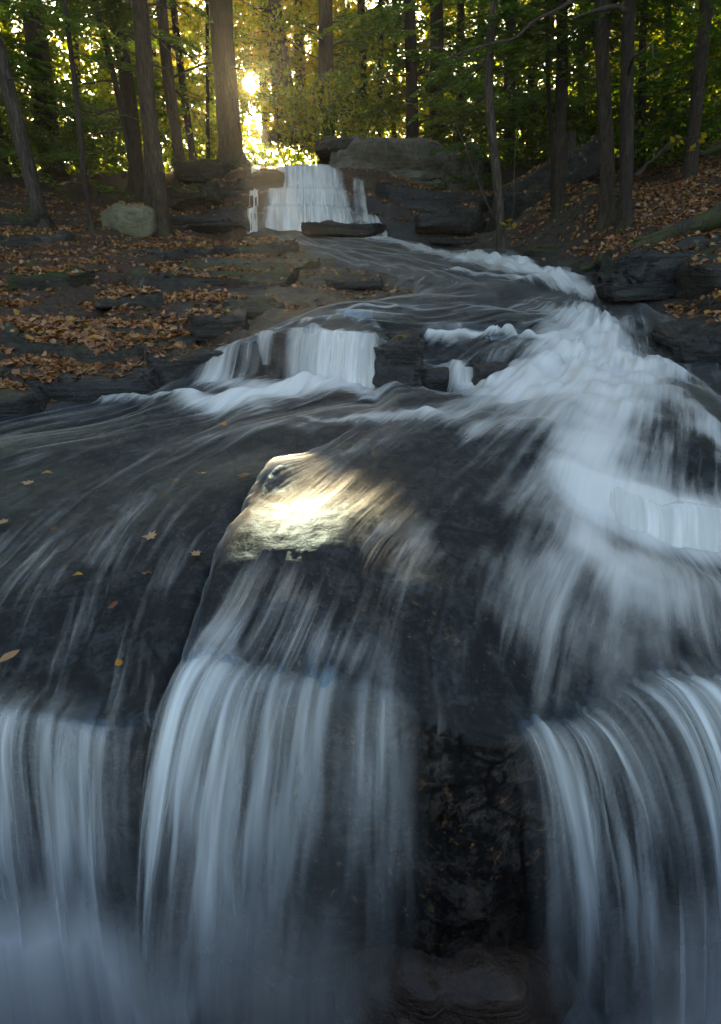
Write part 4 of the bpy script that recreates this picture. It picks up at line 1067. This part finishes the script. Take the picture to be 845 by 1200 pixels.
T('hemlock_tree', 'reddish dark trunk, right of the close pair on the right bank', 731, 266, 8.1, 14.5, 740, seed=22, nb=20, low=2.2, limbs=6, blen=1.9, tint=0.3)
T('hemlock_tree', 'trunk leaning right on the slope near the right edge', 808, 210, 10.9, 14, 826, mat=M_bark, seed=23, nb=16, low=2.0, limbs=4, blen=1.7, tint=0.5)
T('hemlock_tree', 'dim thin trunk behind the right bank pair', 752, 196, 13.5, 8, 756, seed=24, nb=30, low=0.8, limbs=2, blen=1.9, tint=0.3)
T('dead_stub', 'short pale dead trunk behind the dark trunk on the right', 669, 217, 11.8, 14, 669, mat=M_bark_pale, seed=25, nb=0, limbs=0, H=0.95, taper=0.9, flare=0.2)
# trees deeper in the wood
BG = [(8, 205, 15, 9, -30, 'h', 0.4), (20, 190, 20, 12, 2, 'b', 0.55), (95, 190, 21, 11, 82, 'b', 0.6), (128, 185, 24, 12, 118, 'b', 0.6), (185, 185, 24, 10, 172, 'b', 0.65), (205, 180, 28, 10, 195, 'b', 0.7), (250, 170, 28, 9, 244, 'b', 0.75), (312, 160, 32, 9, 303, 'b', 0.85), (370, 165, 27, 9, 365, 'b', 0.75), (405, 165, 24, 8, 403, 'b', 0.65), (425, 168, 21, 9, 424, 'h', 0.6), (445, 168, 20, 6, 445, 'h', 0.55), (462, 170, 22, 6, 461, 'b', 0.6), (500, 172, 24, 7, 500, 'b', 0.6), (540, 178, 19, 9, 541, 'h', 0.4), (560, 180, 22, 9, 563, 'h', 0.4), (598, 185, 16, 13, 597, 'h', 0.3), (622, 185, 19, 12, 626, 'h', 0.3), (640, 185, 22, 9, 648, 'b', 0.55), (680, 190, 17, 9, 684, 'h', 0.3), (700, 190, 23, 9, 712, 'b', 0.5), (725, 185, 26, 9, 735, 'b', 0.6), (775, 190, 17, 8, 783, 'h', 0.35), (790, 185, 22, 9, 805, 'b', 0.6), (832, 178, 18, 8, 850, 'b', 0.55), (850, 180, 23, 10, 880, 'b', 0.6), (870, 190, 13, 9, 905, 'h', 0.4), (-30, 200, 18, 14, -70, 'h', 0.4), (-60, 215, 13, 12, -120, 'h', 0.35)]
ZONE = lambda px: ('left of the big sunlit tree' if px < 260 else 'behind the upper waterfall' if px < 440 else 'behind the huge slab' if px < 600 else 'behind the right bank')
ORD = ['leftmost', 'second from left', 'third from left', 'fourth from left', 'fifth from left', 'sixth from left', 'seventh from left', 'eighth from left', 'ninth from left']
BG.sort(key=lambda q: q[0]); CNT = {}
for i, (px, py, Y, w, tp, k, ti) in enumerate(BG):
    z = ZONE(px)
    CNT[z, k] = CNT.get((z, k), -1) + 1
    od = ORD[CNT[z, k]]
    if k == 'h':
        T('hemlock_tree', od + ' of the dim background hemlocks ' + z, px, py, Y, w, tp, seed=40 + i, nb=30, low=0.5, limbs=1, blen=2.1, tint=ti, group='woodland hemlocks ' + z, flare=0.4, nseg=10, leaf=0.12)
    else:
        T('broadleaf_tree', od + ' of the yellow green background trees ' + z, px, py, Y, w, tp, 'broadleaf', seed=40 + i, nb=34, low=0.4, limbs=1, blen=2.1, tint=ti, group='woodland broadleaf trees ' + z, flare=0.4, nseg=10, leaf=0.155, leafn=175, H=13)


# low shrubs
def shrub(label, px, py, Y, r, h, n, tint, seed, group=None, leaf=0.08, kind='broadleaf'):
    global rng
    rng = np.random.default_rng(3000 + seed)
    b = at(px, py, Y); g = gz(b.x, b.y)
    if abs(g - b.z) < 0.8: b.z = g
    root = empty('shrub', b); tag(root, label, 'shrub', group)
    L = Leaves(); St = Leaves()
    for i in range(n):
        az = rng.random() * 6.28
        o = np.array(b) + np.array([rng.normal(0, r * 0.35), rng.normal(0, r * 0.35), h * rng.random() ** 0.8])
        if kind == 'broadleaf': spray(L, o, az, r * (0.5 + 0.6 * rng.random()), tint, leaf * 1.35, 70, 0.3, tw=0.006)
        else: bough(L, o, az, r * (0.6 + 0.6 * rng.random()), 0.15, 0.35, tint, leaf=0.095, step=0.10, tw=0.006)
    for i in range(5):
        e = np.array(b) + np.array([rng.normal(0, r * 0.4), rng.normal(0, r * 0.4), h * 0.9])
        St.twig(np.linspace(np.array(b) - (0, 0, 0.1), e, 6), 0.012, 0.004, 5)
    L.build('crown', M_yellow if kind == 'broadleaf' else M_hemlock, root, b)
    St.build('stem', M_yellow, root, b)


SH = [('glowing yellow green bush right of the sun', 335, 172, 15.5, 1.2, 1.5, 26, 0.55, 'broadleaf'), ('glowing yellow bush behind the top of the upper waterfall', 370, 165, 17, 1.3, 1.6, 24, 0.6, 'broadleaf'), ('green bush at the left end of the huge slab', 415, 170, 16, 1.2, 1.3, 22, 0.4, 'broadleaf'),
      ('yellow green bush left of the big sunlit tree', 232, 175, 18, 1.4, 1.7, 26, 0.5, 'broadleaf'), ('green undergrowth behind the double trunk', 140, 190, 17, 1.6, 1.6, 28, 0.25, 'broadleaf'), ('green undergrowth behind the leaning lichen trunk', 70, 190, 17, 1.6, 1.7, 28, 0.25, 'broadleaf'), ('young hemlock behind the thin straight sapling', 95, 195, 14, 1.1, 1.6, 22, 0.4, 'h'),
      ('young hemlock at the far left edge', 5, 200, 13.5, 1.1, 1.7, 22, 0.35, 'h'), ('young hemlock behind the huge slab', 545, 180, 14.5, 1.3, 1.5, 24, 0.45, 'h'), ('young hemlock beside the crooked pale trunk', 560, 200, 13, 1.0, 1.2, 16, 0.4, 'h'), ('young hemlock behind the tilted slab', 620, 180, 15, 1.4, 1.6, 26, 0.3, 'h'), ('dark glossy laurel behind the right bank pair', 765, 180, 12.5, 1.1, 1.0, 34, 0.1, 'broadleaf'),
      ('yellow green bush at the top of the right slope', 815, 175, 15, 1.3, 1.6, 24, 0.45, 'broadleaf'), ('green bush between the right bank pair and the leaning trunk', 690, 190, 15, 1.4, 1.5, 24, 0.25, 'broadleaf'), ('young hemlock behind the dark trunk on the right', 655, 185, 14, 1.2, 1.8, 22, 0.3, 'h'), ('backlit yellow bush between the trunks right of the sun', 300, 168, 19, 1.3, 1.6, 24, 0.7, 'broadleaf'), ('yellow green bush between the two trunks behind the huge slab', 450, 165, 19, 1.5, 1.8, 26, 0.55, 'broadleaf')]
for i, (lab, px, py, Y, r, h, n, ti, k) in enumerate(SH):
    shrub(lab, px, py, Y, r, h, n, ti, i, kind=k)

# the far wood, with unseen shading foliage added: one mass
rng = np.random.default_rng(77)
L = Leaves()
n = 85000
yy = 33 + 25 * rng.random(n); xx = (rng.random(n) - 0.5) * 2 * (0.75 * yy + 6)
gzz = soft(xx, yy)
clump = fbm(xx * 0.35, yy * 0.35, 0, 3, 81)
hh = rng.random(n) ** 1.4 * 8.5
ok = (clump + 0.6 * fbm(xx * 0.5, hh * 0.5, yy * 0.1, 3, 83) > -0.55 + 0.10 * hh)
c = np.stack([xx, yy, gzz + hh], -1)[ok]; m_ = len(c)
L.blades(c, rng.normal(0, 1, (m_, 3)), 0.40 * (0.7 + 0.6 * rng.random(m_)), 0.29 * (0.7 + 0.6 * rng.random(m_)), np.clip(0.55 + 0.25 * fbm(c[:, 0] * 0.3, c[:, 2] * 0.3, c[:, 1] * 0.2, 2, 85) + rng.normal(0, 0.1, m_), 0, 1), 0.8)
n = 52000
yy = 17.5 + 17 * rng.random(n); xx = (rng.random(n) - 0.5) * 2 * (0.7 * yy + 5)
hh = rng.random(n) ** 1.5 * 3.6
c = np.stack([xx, yy, soft(xx, yy) + hh], -1)
ok = fbm(xx * 0.5, yy * 0.5, 0, 3, 87) > -0.35 + 0.12 * hh
c = c[ok]; m_ = len(c)
L.blades(c, rng.normal(0, 1, (m_, 3)), 0.22 * (0.7 + 0.6 * rng.random(m_)), 0.16 * (0.7 + 0.6 * rng.random(m_)), np.clip(0.42 + 0.25 * fbm(c[:, 0] * 0.4, c[:, 1] * 0.4, 0, 2, 88) + rng.normal(0, 0.12, m_), 0, 1), 0.8)
n = 90000  # unseen dark side foliage, added to block sky mirrored in the stream
sgn = np.where(rng.random(n) < 0.5, -1, 1)
yy = rng.uniform(-3, 26, n); xx = sgn * (9 + 0.45 * np.abs(yy - 4) + 9 * rng.random(n))
hh = rng.random(n) ** 0.8 * 10
c = np.stack([xx, yy, soft(xx, yy) + hh], -1)
ok = fbm(xx * 0.4, yy * 0.4, hh * 0.4, 3, 89) > -0.35 + 0.03 * hh
c = c[ok]; m_ = len(c)
L.blades(c, rng.normal(0, 1, (m_, 3)), 0.46 * (0.7 + 0.6 * rng.random(m_)), 0.30 * (0.7 + 0.6 * rng.random(m_)), np.clip(0.06 + rng.normal(0, 0.08, m_), 0, 1), 0.8)
# high leaves added over the frame, unseen, to keep bright sky off the water
n = 42000
az_ = rng.uniform(-math.radians(115), math.radians(115), n); rr = 13 + 16 * rng.random(n)
xx = rr * np.sin(az_); yy = 3 + rr * np.cos(az_); zz = 9.5 + 12 * rng.random(n)
ok = ~((az_ > -0.42) & (az_ < 0.10)) & (zz > CZ + 0.45 * yy) & (fbm(xx * 0.3, yy * 0.3, zz * 0.3, 3, 86) > -0.15)
c = np.stack([xx, yy, zz], -1)[ok]; m_ = len(c)
L.blades(c, rng.normal(0, 1, (m_, 3)), 0.55 * (0.7 + 0.6 * rng.random(m_)), 0.4 * (0.7 + 0.6 * rng.random(m_)), np.clip(0.35 + rng.normal(0, 0.15, m_), 0, 1), 0.8)
fw = L.build('far_woods_and_shade_leaves', M_yellow, None, (0, 0, 0))
tag(fw, 'far off yellow green woodland foliage behind all the trunks, plus unseen shading leaves added beside and above', 'woods', kind='stuff')


# ------------------------------------------------------------------ fallen leaves
bv = []; bf = []; nb_ = 0
for V, Fc in SOLID:
    bv.append(V); bf.append(Fc + nb_); nb_ += len(V)
bvh = BVHTree.FromPolygons(np.concatenate(bv).tolist(), np.concatenate(bf).tolist())
rng = np.random.default_rng(99)


def drop(x, y, z0=None):
    z0 = z0 if z0 is not None else 8.0
    h = bvh.ray_cast(Vector((x, y, z0)), Vector((0, 0, -1)))
    return h[0], h[1]


# where leaves settle: banks, ledges, the drier parts of the slab
cand = []
n = 90000
xs = np.concatenate([rng.uniform(-8.5, 1.6, n), rng.uniform(0.8, 9.5, n // 2)]); ys = np.concatenate([3.7 + 9.5 * rng.random(n) ** 1.35, 4.2 + 9.3 * rng.random(n // 2) ** 1.1])
sdl = shore_dist(xs, ys)
bare_ = sst(0.22, -0.12, np.hypot((xs - 0.5) / 2.3, (ys - 8.4) / 4.4) - 1 + 0.3 * fbm(xs * 1.5, ys * 1.5, 0, 3, 42))
pat = 0.5 + 0.5 * fbm(xs * 1.6, ys * 1.6, 0, 3, 103)
prob = sst(0.0, 0.25, -sdl) * (1 - 0.93 * bare_) * np.clip(1.9 * pat, 0, 1)
sel = (rng.random(len(xs)) < prob) & (np.abs(xs) < 0.62 * ys + 1.3)
xs, ys = xs[sel], ys[sel]
LP, LN = [], []
for x, y in zip(xs, ys):
    p, nn = drop(x, y, 2.2 + 0.35 * y + 0.6)
    if p is None or nn.z < (0.86 if x < 1.0 else 0.6): continue
    LP.append(p); LN.append(nn)
LP = np.array(LP); LN = np.array(LN)


def leaf_shape(k):
    """outline of a fallen leaf in its own plane, with a midrib fold and curl"""
    if k == 0:   # oval, pointed
        o = [(-0.5, 0), (-0.3, 0.19), (0.0, 0.27), (0.28, 0.19), (0.5, 0), (0.28, -0.19), (0.0, -0.27), (-0.3, -0.19)]
    elif k == 1:  # maple
        o = [(-0.5, 0), (-0.28, 0.14), (-0.38, 0.42), (-0.10, 0.28), (0.02, 0.52), (0.14, 0.22), (0.5, 0), (0.14, -0.22), (0.02, -0.52), (-0.10, -0.28), (-0.38, -0.42), (-0.28, -0.14)]
    else:         # oak
        o = [(-0.5, 0), (-0.34, 0.16), (-0.22, 0.09), (-0.10, 0.24), (0.03, 0.12), (0.16, 0.26), (0.26, 0.12), (0.38, 0.16), (0.5, 0), (0.38, -0.16), (0.26, -0.12), (0.16, -0.26), (0.03, -0.12), (-0.10, -0.24), (-0.22, -0.09), (-0.34, -0.16)]
    return np.array(o)


def leaf_geo(k, fold, curl, seed):
    o = leaf_shape(k)
    v = np.concatenate([[(0.0, 0.0)], o])
    z = fold * np.abs(v[:, 1]) + curl * v[:, 0] ** 2 + 0.10 * vn(v[:, 0] * 5 + seed, v[:, 1] * 5, 0, seed)
    V = np.stack([v[:, 0], v[:, 1], z], -1)
    n = len(o)
    Fc = np.array([(0, 1 + i, 1 + (i + 1) % n) for i in range(n)])
    return V, Fc


# nearest leaves are things of their own, the rest is one litter
dist = np.hypot(LP[:, 0], LP[:, 1])
infr = np.abs(LP[:, 0]) < 0.56 * LP[:, 1] + 0.2
order = np.argsort(np.where(infr, dist, 1e9))
NEAR = order[:286]; FAR = order[286:]
LM = {}
for k in range(3):
    for tv in range(9):
        V, Fc = leaf_geo(k, 0.25 - 0.12 * (tv % 4), 0.5 - 0.35 * (tv % 3), 10 * k + tv)
        me = bpy.data.meshes.new('fallen_leaf')
        me.from_pydata(V.tolist(), [], Fc.tolist())
        a = me.attributes.new('tint', 'FLOAT', 'POINT'); a.data.foreach_set('value', np.full(len(V), (0.12, 0.28, 0.4, 0.5, 0.6, 0.7, 0.8, 0.93, 0.97)[tv], dtype=np.float32))
        me.materials.append(M_litter)
        LM[k, tv] = me


def place_leaf(me, p, nn, size, label, group, yaw=None, tilt=0.25, lift=0.008):
    o = bpy.data.objects.new('fallen_leaf', me); C.objects.link(o)
    nv = Vector((nn[0] + rng.normal(0, tilt), nn[1] + rng.normal(0, tilt), nn[2])).normalized()
    q = nv.to_track_quat('Z', 'Y')
    o.rotation_mode = 'QUATERNION'
    from mathutils import Quaternion
    o.rotation_quaternion = q @ Quaternion((0, 0, 1), yaw if yaw is not None else rng.random() * 6.28)
    o.scale = (size, size, size)
    o.location = (p[0], p[1], p[2] + lift)
    tag(o, label, 'leaf', group)
    return o


CN = ['dark brown', 'russet brown', 'brown', 'tan brown', 'light brown', 'tan', 'pale tan', 'orange', 'yellow']
for i in NEAR:
    p, nn = LP[i], LN[i]
    k = int(rng.integers(0, 3)); tv = int(rng.choice(9, p=[.1, .15, .15, .15, .15, .12, .1, .04, .04]))
    side = 'left bank slabs' if p[0] < 0.6 else 'right bank rocks'
    place_leaf(LM[k, tv], p, nn, 0.05 + 0.05 * rng.random(), f'{CN[tv]} fallen leaf among others on the {side}', f'{CN[tv]} leaves on the {side}')
Vs, Fs, Ts = [], [], []; nn_ = 0
V6 = np.array([(-0.5, 0, 0), (-0.1, 0.3, 1), (0.5, 0, 0), (-0.1, -0.3, 1), (0.0, 0, 0)])
for i in FAR:
    p, nv = LP[i], Vector(LN[i])
    nv = Vector((nv.x + rng.normal(0, 0.3), nv.y + rng.normal(0, 0.3), nv.z)).normalized()
    q = np.array(nv.to_track_quat('Z', 'Y').to_matrix())
    a = rng.random() * 6.28; s_ = 0.040 + 0.055 * rng.random()
    v = V6.copy(); v[:, 1] *= 0.8 + 0.6 * rng.random(); v[:, 2] = v[:, 2] * rng.normal(0.02, 0.16); v[2, 2] = rng.normal(0, 0.2); v[0, 2] = rng.normal(0, 0.1)
    v = v @ np.array([[math.cos(a), math.sin(a), 0], [-math.sin(a), math.cos(a), 0], [0, 0, 1]])
    Vs.append(p + (0, 0, 0.012) + s_ * (v @ q.T)); Fs.append(np.array([(0, 4, 1), (4, 2, 1), (0, 3, 4), (4, 3, 2)]) + nn_); nn_ += 5
    r = rng.random()
    Ts.append(np.full(5, np.clip(rng.normal(0.5, 0.2), 0, 0.86) if r < 0.93 else (0.97 if r < 0.97 else (0.92 if r < 0.99 else 1.0))))
lt = mesh_np('leaf_litter', np.concatenate(Vs), np.concatenate(Fs), M_litter, attrs={'tint': np.concatenate(Ts)}, smooth=False)
tag(lt, 'brown and tan leaf litter covering both banks', 'leaf litter', kind='stuff')

# leaves caught in the shallow foreground flow
FL = [(36, 574, 0.070, 6, 1, 'pale curled leaf on the shallow flow near the left edge'), (57, 563, 0.06, 8, 0, 'small yellow leaf beside the pale curled leaf'), (6, 622, 0.07, 6, 1, 'pale lobed leaf at the left edge of the shallow flow'), (177, 640, 0.065, 6, 1, 'pale lobed leaf left of the big smooth slab'),
      (93, 684, 0.042, 8, 0, 'small bright yellow leaf under the shallow flow'), (14, 780, 0.075, 5, 0, 'large tan leaf above the left front curtain'), (142, 791, 0.045, 7, 0, 'orange brown leaf above the left front curtain'), (232, 661, 0.045, 6, 1, 'small pale leaf at the edge of the big smooth slab'), (236, 563, 0.06, 6, 2, 'pale narrow leaf on the flow above the slab edge'),
      (286, 567, 0.07, 1, 0, 'brown leaf stuck at the edge of the big smooth slab'), (207, 572, 0.05, 4, 2, 'thin brown leaf left of the slab edge'), (175, 682, 0.05, 2, 2, 'dim brown leaf sunk in the flow'), (66, 630, 0.05, 1, 0, 'dark sunken leaf left of the yellow leaf'), (262, 504, 0.08, 7, 0, 'orange leaf floating on the upper pool'), (463, 449, 0.10, 8, 1, 'yellow green leaf on the black rock in mid stream'), (135, 722, 0.05, 1, 0, 'dark narrow leaf sunk near the left curtain')]
for px, py, sz, tv, k, lab in FL:
    h = hit(px, py)
    z = float(base(h[:1], h[1:])[0]) + 0.03
    if px == 463:
        pp, nn = drop(at(466, 430, 4.2).x, 4.2, 3.0); z = pp.z; h = np.array([pp.x, pp.y])
    place_leaf(LM[k, tv], (h[0], h[1], z), (0, 0, 1), sz, lab, None, yaw=rng.random() * 6.28, tilt=0.1)

# brown pine needles caught on the wet ledges
rng = np.random.default_rng(5)
nv, nf = [], []; q_ = 0
for px, py, sp_, cnt in [(205, 425, 45, 260), (130, 450, 60, 260), (255, 385, 30, 130), (60, 455, 50, 160), (390, 345, 50, 160), (800, 395, 40, 90), (340, 350, 50, 120)]:
    for _ in range(cnt):
        x_, y_ = hit(px + rng.normal(0, sp_), py + rng.normal(0, sp_ * 0.28))
        p, nn = drop(x_, y_, 4.0)
        if p is None or shore_dist(np.array([x_]), np.array([y_]))[0] > 0.02: continue
        a = rng.normal(0.9, 0.8); l = 0.05 + 0.05 * rng.random()
        d = np.array([math.cos(a), math.sin(a), rng.normal(-0.1, 0.25)]); sd_ = np.array([-math.sin(a), math.cos(a), 0]) * 0.0018
        p = np.array(p) + (0, 0, 0.012)
        nv += [p - d * l - sd_, p - d * l + sd_, p + d * l + sd_ + (0, 0, 0.003), p + d * l - sd_ + (0, 0, 0.003)]; nf.append((q_, q_ + 1, q_ + 2, q_ + 3)); q_ += 4
pn = mesh_np('pine_needles', np.array(nv), np.array(nf), M_litter, attrs={'tint': np.full(len(nv), 0.62)}, smooth=False)
tag(pn, 'loose orange brown pine needles scattered on the wet ledges', 'pine needles', kind='stuff')


def yellow_sapling(label, pts, leaves, seed):
    P = np.array([at(*p) for p in pts]); b = P[0]
    root = empty('yellow_sapling', b); tag(root, label, 'sapling')
    S = Leaves(); t = np.linspace(0, 1, 12); k_ = np.linspace(0, 1, len(P))
    S.twig(np.stack([np.interp(t, k_, P[:, j]) for j in range(3)], -1), 0.009, 0.003, 5)
    S.build('stem', M_yellow, root, b)
    for px, py, Y in leaves:
        c_ = np.array(at(px, py, Y)); g_ = Leaves()
        g_.blades(c_[None], np.array([[rng.normal(0, 1), rng.normal(0, 0.4), rng.normal(-0.3, 0.4)]]), [0.13], [0.08], [0.92], 0.5)
        g_.build('leaf', M_yellow, root, b)


yellow_sapling('sapling with a few bright yellow leaves near the right edge', [(742, 205, 9.6), (775, 180, 9.4), (800, 162, 9.2), (822, 158, 9.2)], [(780, 162, 9.3), (788, 163, 9.3), (795, 160, 9.3), (799, 166, 9.3), (812, 172, 9.2), (810, 176, 9.2), (825, 158, 9.2), (822, 165, 9.2)], 1)
yellow_sapling('sapling with two yellow leaves above the huge slab', [(540, 215, 13.0), (542, 195, 13.0), (545, 178, 13.0)], [(538, 180, 12.9), (553, 183, 12.9), (545, 176, 12.9)], 2)
yellow_sapling('sprout with yellow green leaves at the foot of the crooked trunk', [(592, 285, 9.0), (594, 270, 9.0), (597, 260, 9.0)], [(590, 262, 9.0), (597, 258, 9.0), (603, 264, 9.0), (597, 268, 9.0)], 3)

# ------------------------------------------------------------------ fallen wood, roots, sticks
def log(name, label, cat, pts, r0, r1, mat, seed, n=12, k=26, wob=0.03, ends=True):
    P = np.array([at(*p) for p in pts])
    t = np.linspace(0, 1, k); s_ = np.linspace(0, 1, len(P))
    path = np.stack([np.interp(t, s_, P[:, j]) for j in range(3)], -1)
    for j in range(3): path[:, j] += wob * vn(t * 6, 0 * t + 3 * j, 0, seed)
    rad = np.linspace(r0, r1, k) * (1 + 0.15 * vn(t * 9, 0 * t, 0, seed + 5))
    rad[0] *= 0.55 if ends else 1; rad[-1] *= 0.4
    V, Fc = tube(path, rad, n, seed=seed, rough=0.15)
    b = path[0]
    # closed ends
    V = np.concatenate([V, path[:1], path[-1:]]); m = len(V)
    cap = [(m - 2, (j + 1) % n, j, j) for j in range(n)] + [(m - 1, (k - 1) * n + j, (k - 1) * n + (j + 1) % n, (k - 1) * n + (j + 1) % n) for j in range(n)]
    tri = np.array([c[:3] for c in cap])
    q = np.concatenate([Fc[:, [0, 1, 2]], Fc[:, [0, 2, 3]], tri])
    o = mesh_np(name, V - b, q, mat, attrs={'hgt': np.zeros(len(V))}); o.location = b
    tag(o, label, cat)
    return o


M_mosslog = bark_mat('mossy_dark_wood', (0.035, 0.027, 0.02), (0.08, 0.062, 0.045), 0.9, 0.1)
log('fallen_log', 'long dark mossy log sloping along the right bank', 'log', [(700, 308, 7.1), (740, 290, 7.0), (790, 272, 6.9), (850, 252, 6.8), (900, 240, 6.8)], 0.06, 0.12, M_mosslog, 1)
log('tree_root', 'thin dark root above the mossy log on the right bank', 'root', [(745, 285, 6.95), (785, 266, 6.85), (815, 262, 6.8), (850, 244, 6.8)], 0.02, 0.035, M_mosslog, 2, n=8)
log('tree_root', 'dark root reaching down to the rapids below the mossy log', 'root', [(683, 318, 7.3), (700, 305, 7.2), (735, 292, 7.1), (770, 284, 7.0)], 0.03, 0.05, M_mosslog, 3, n=8)
log('fallen_log', 'short cut log end in the leaves left of the right bank pair', 'log', [(671, 296, 8.5), (672, 284, 9.2)], 0.085, 0.08, M_mosslog, 4, wob=0.01)
log('fallen_log', 'dark log lying behind the right bank pair', 'log', [(668, 238, 10.2), (690, 231, 10.3), (720, 222, 10.5)], 0.06, 0.04, M_mosslog, 5)
log('fallen_log', 'thin log high on the slope at the right edge', 'log', [(798, 186, 11.5), (825, 178, 11.6), (860, 168, 11.6)], 0.05, 0.06, M_mosslog, 6)
log('dead_branch', 'broken branch pointing up behind the right bank pair', 'branch', [(742, 208, 10.8), (765, 185, 10.8), (795, 160, 10.9)], 0.03, 0.01, M_twig, 7, n=6)
log('stick', 'short upright stick on the ribbed wet rock of the left bank', 'stick', [(166, 440, 4.3), (168, 425, 4.35), (172, 408, 4.45)], 0.014, 0.007, M_twig, 8, n=6, wob=0.01)
log('bare_sapling', 'thin arching bare sapling left of the crooked pale trunk', 'sapling', [(583, 262, 9.3), (556, 200, 9.3), (537, 150, 9.4), (530, 120, 9.4)], 0.012, 0.004, M_twig, 9, n=6)
log('bare_sapling', 'thin upright bare sapling right of the crooked pale trunk', 'sapling', [(601, 262, 9.4), (602, 180, 9.5), (610, 120, 9.5)], 0.012, 0.004, M_twig, 10, n=6)
log('dead_branch', 'long dead branch slanting across the top right', 'branch', [(520, 68, 8.9), (600, 42, 8.6), (690, -10, 8.4)], 0.010, 0.022, M_twig, 11, n=6)
log('dead_branch', 'thick dead limb in front of the right bank pair', 'branch', [(670, 22, 8.2), (700, 14, 8.1), (735, 10, 8.1)], 0.010, 0.032, M_twig, 12, n=6)

# ------------------------------------------------------------------ air in the wood
def haze_box(x0, x1, y0, y1, z0, z1, dens, col, g):
    V = np.array([(x, y, z) for z in (z0, z1) for y in (y0, y1) for x in (x0, x1)], float)
    Fc = np.array([(0, 2, 3, 1), (4, 5, 7, 6), (0, 1, 5, 4), (2, 6, 7, 3), (0, 4, 6, 2), (1, 3, 7, 5)])
    m = M('woodland_haze')
    vol = m.n('VolumePrincipled', {'Color': col, 'Density': dens, 'Anisotropy': g})
    m.t.links.new(vol, m.out.inputs[1])
    o = mesh_np('haze', V, Fc, m.m, smooth=False)
    o['kind'] = 'stuff'; o['label'] = 'thin sunlit haze hanging in the wood'; o['category'] = 'haze'
    return o


haze_box(-130, 130, -6, 130, -3, 32, 0.0010, (0.98, 0.93, 0.78), 0.60)
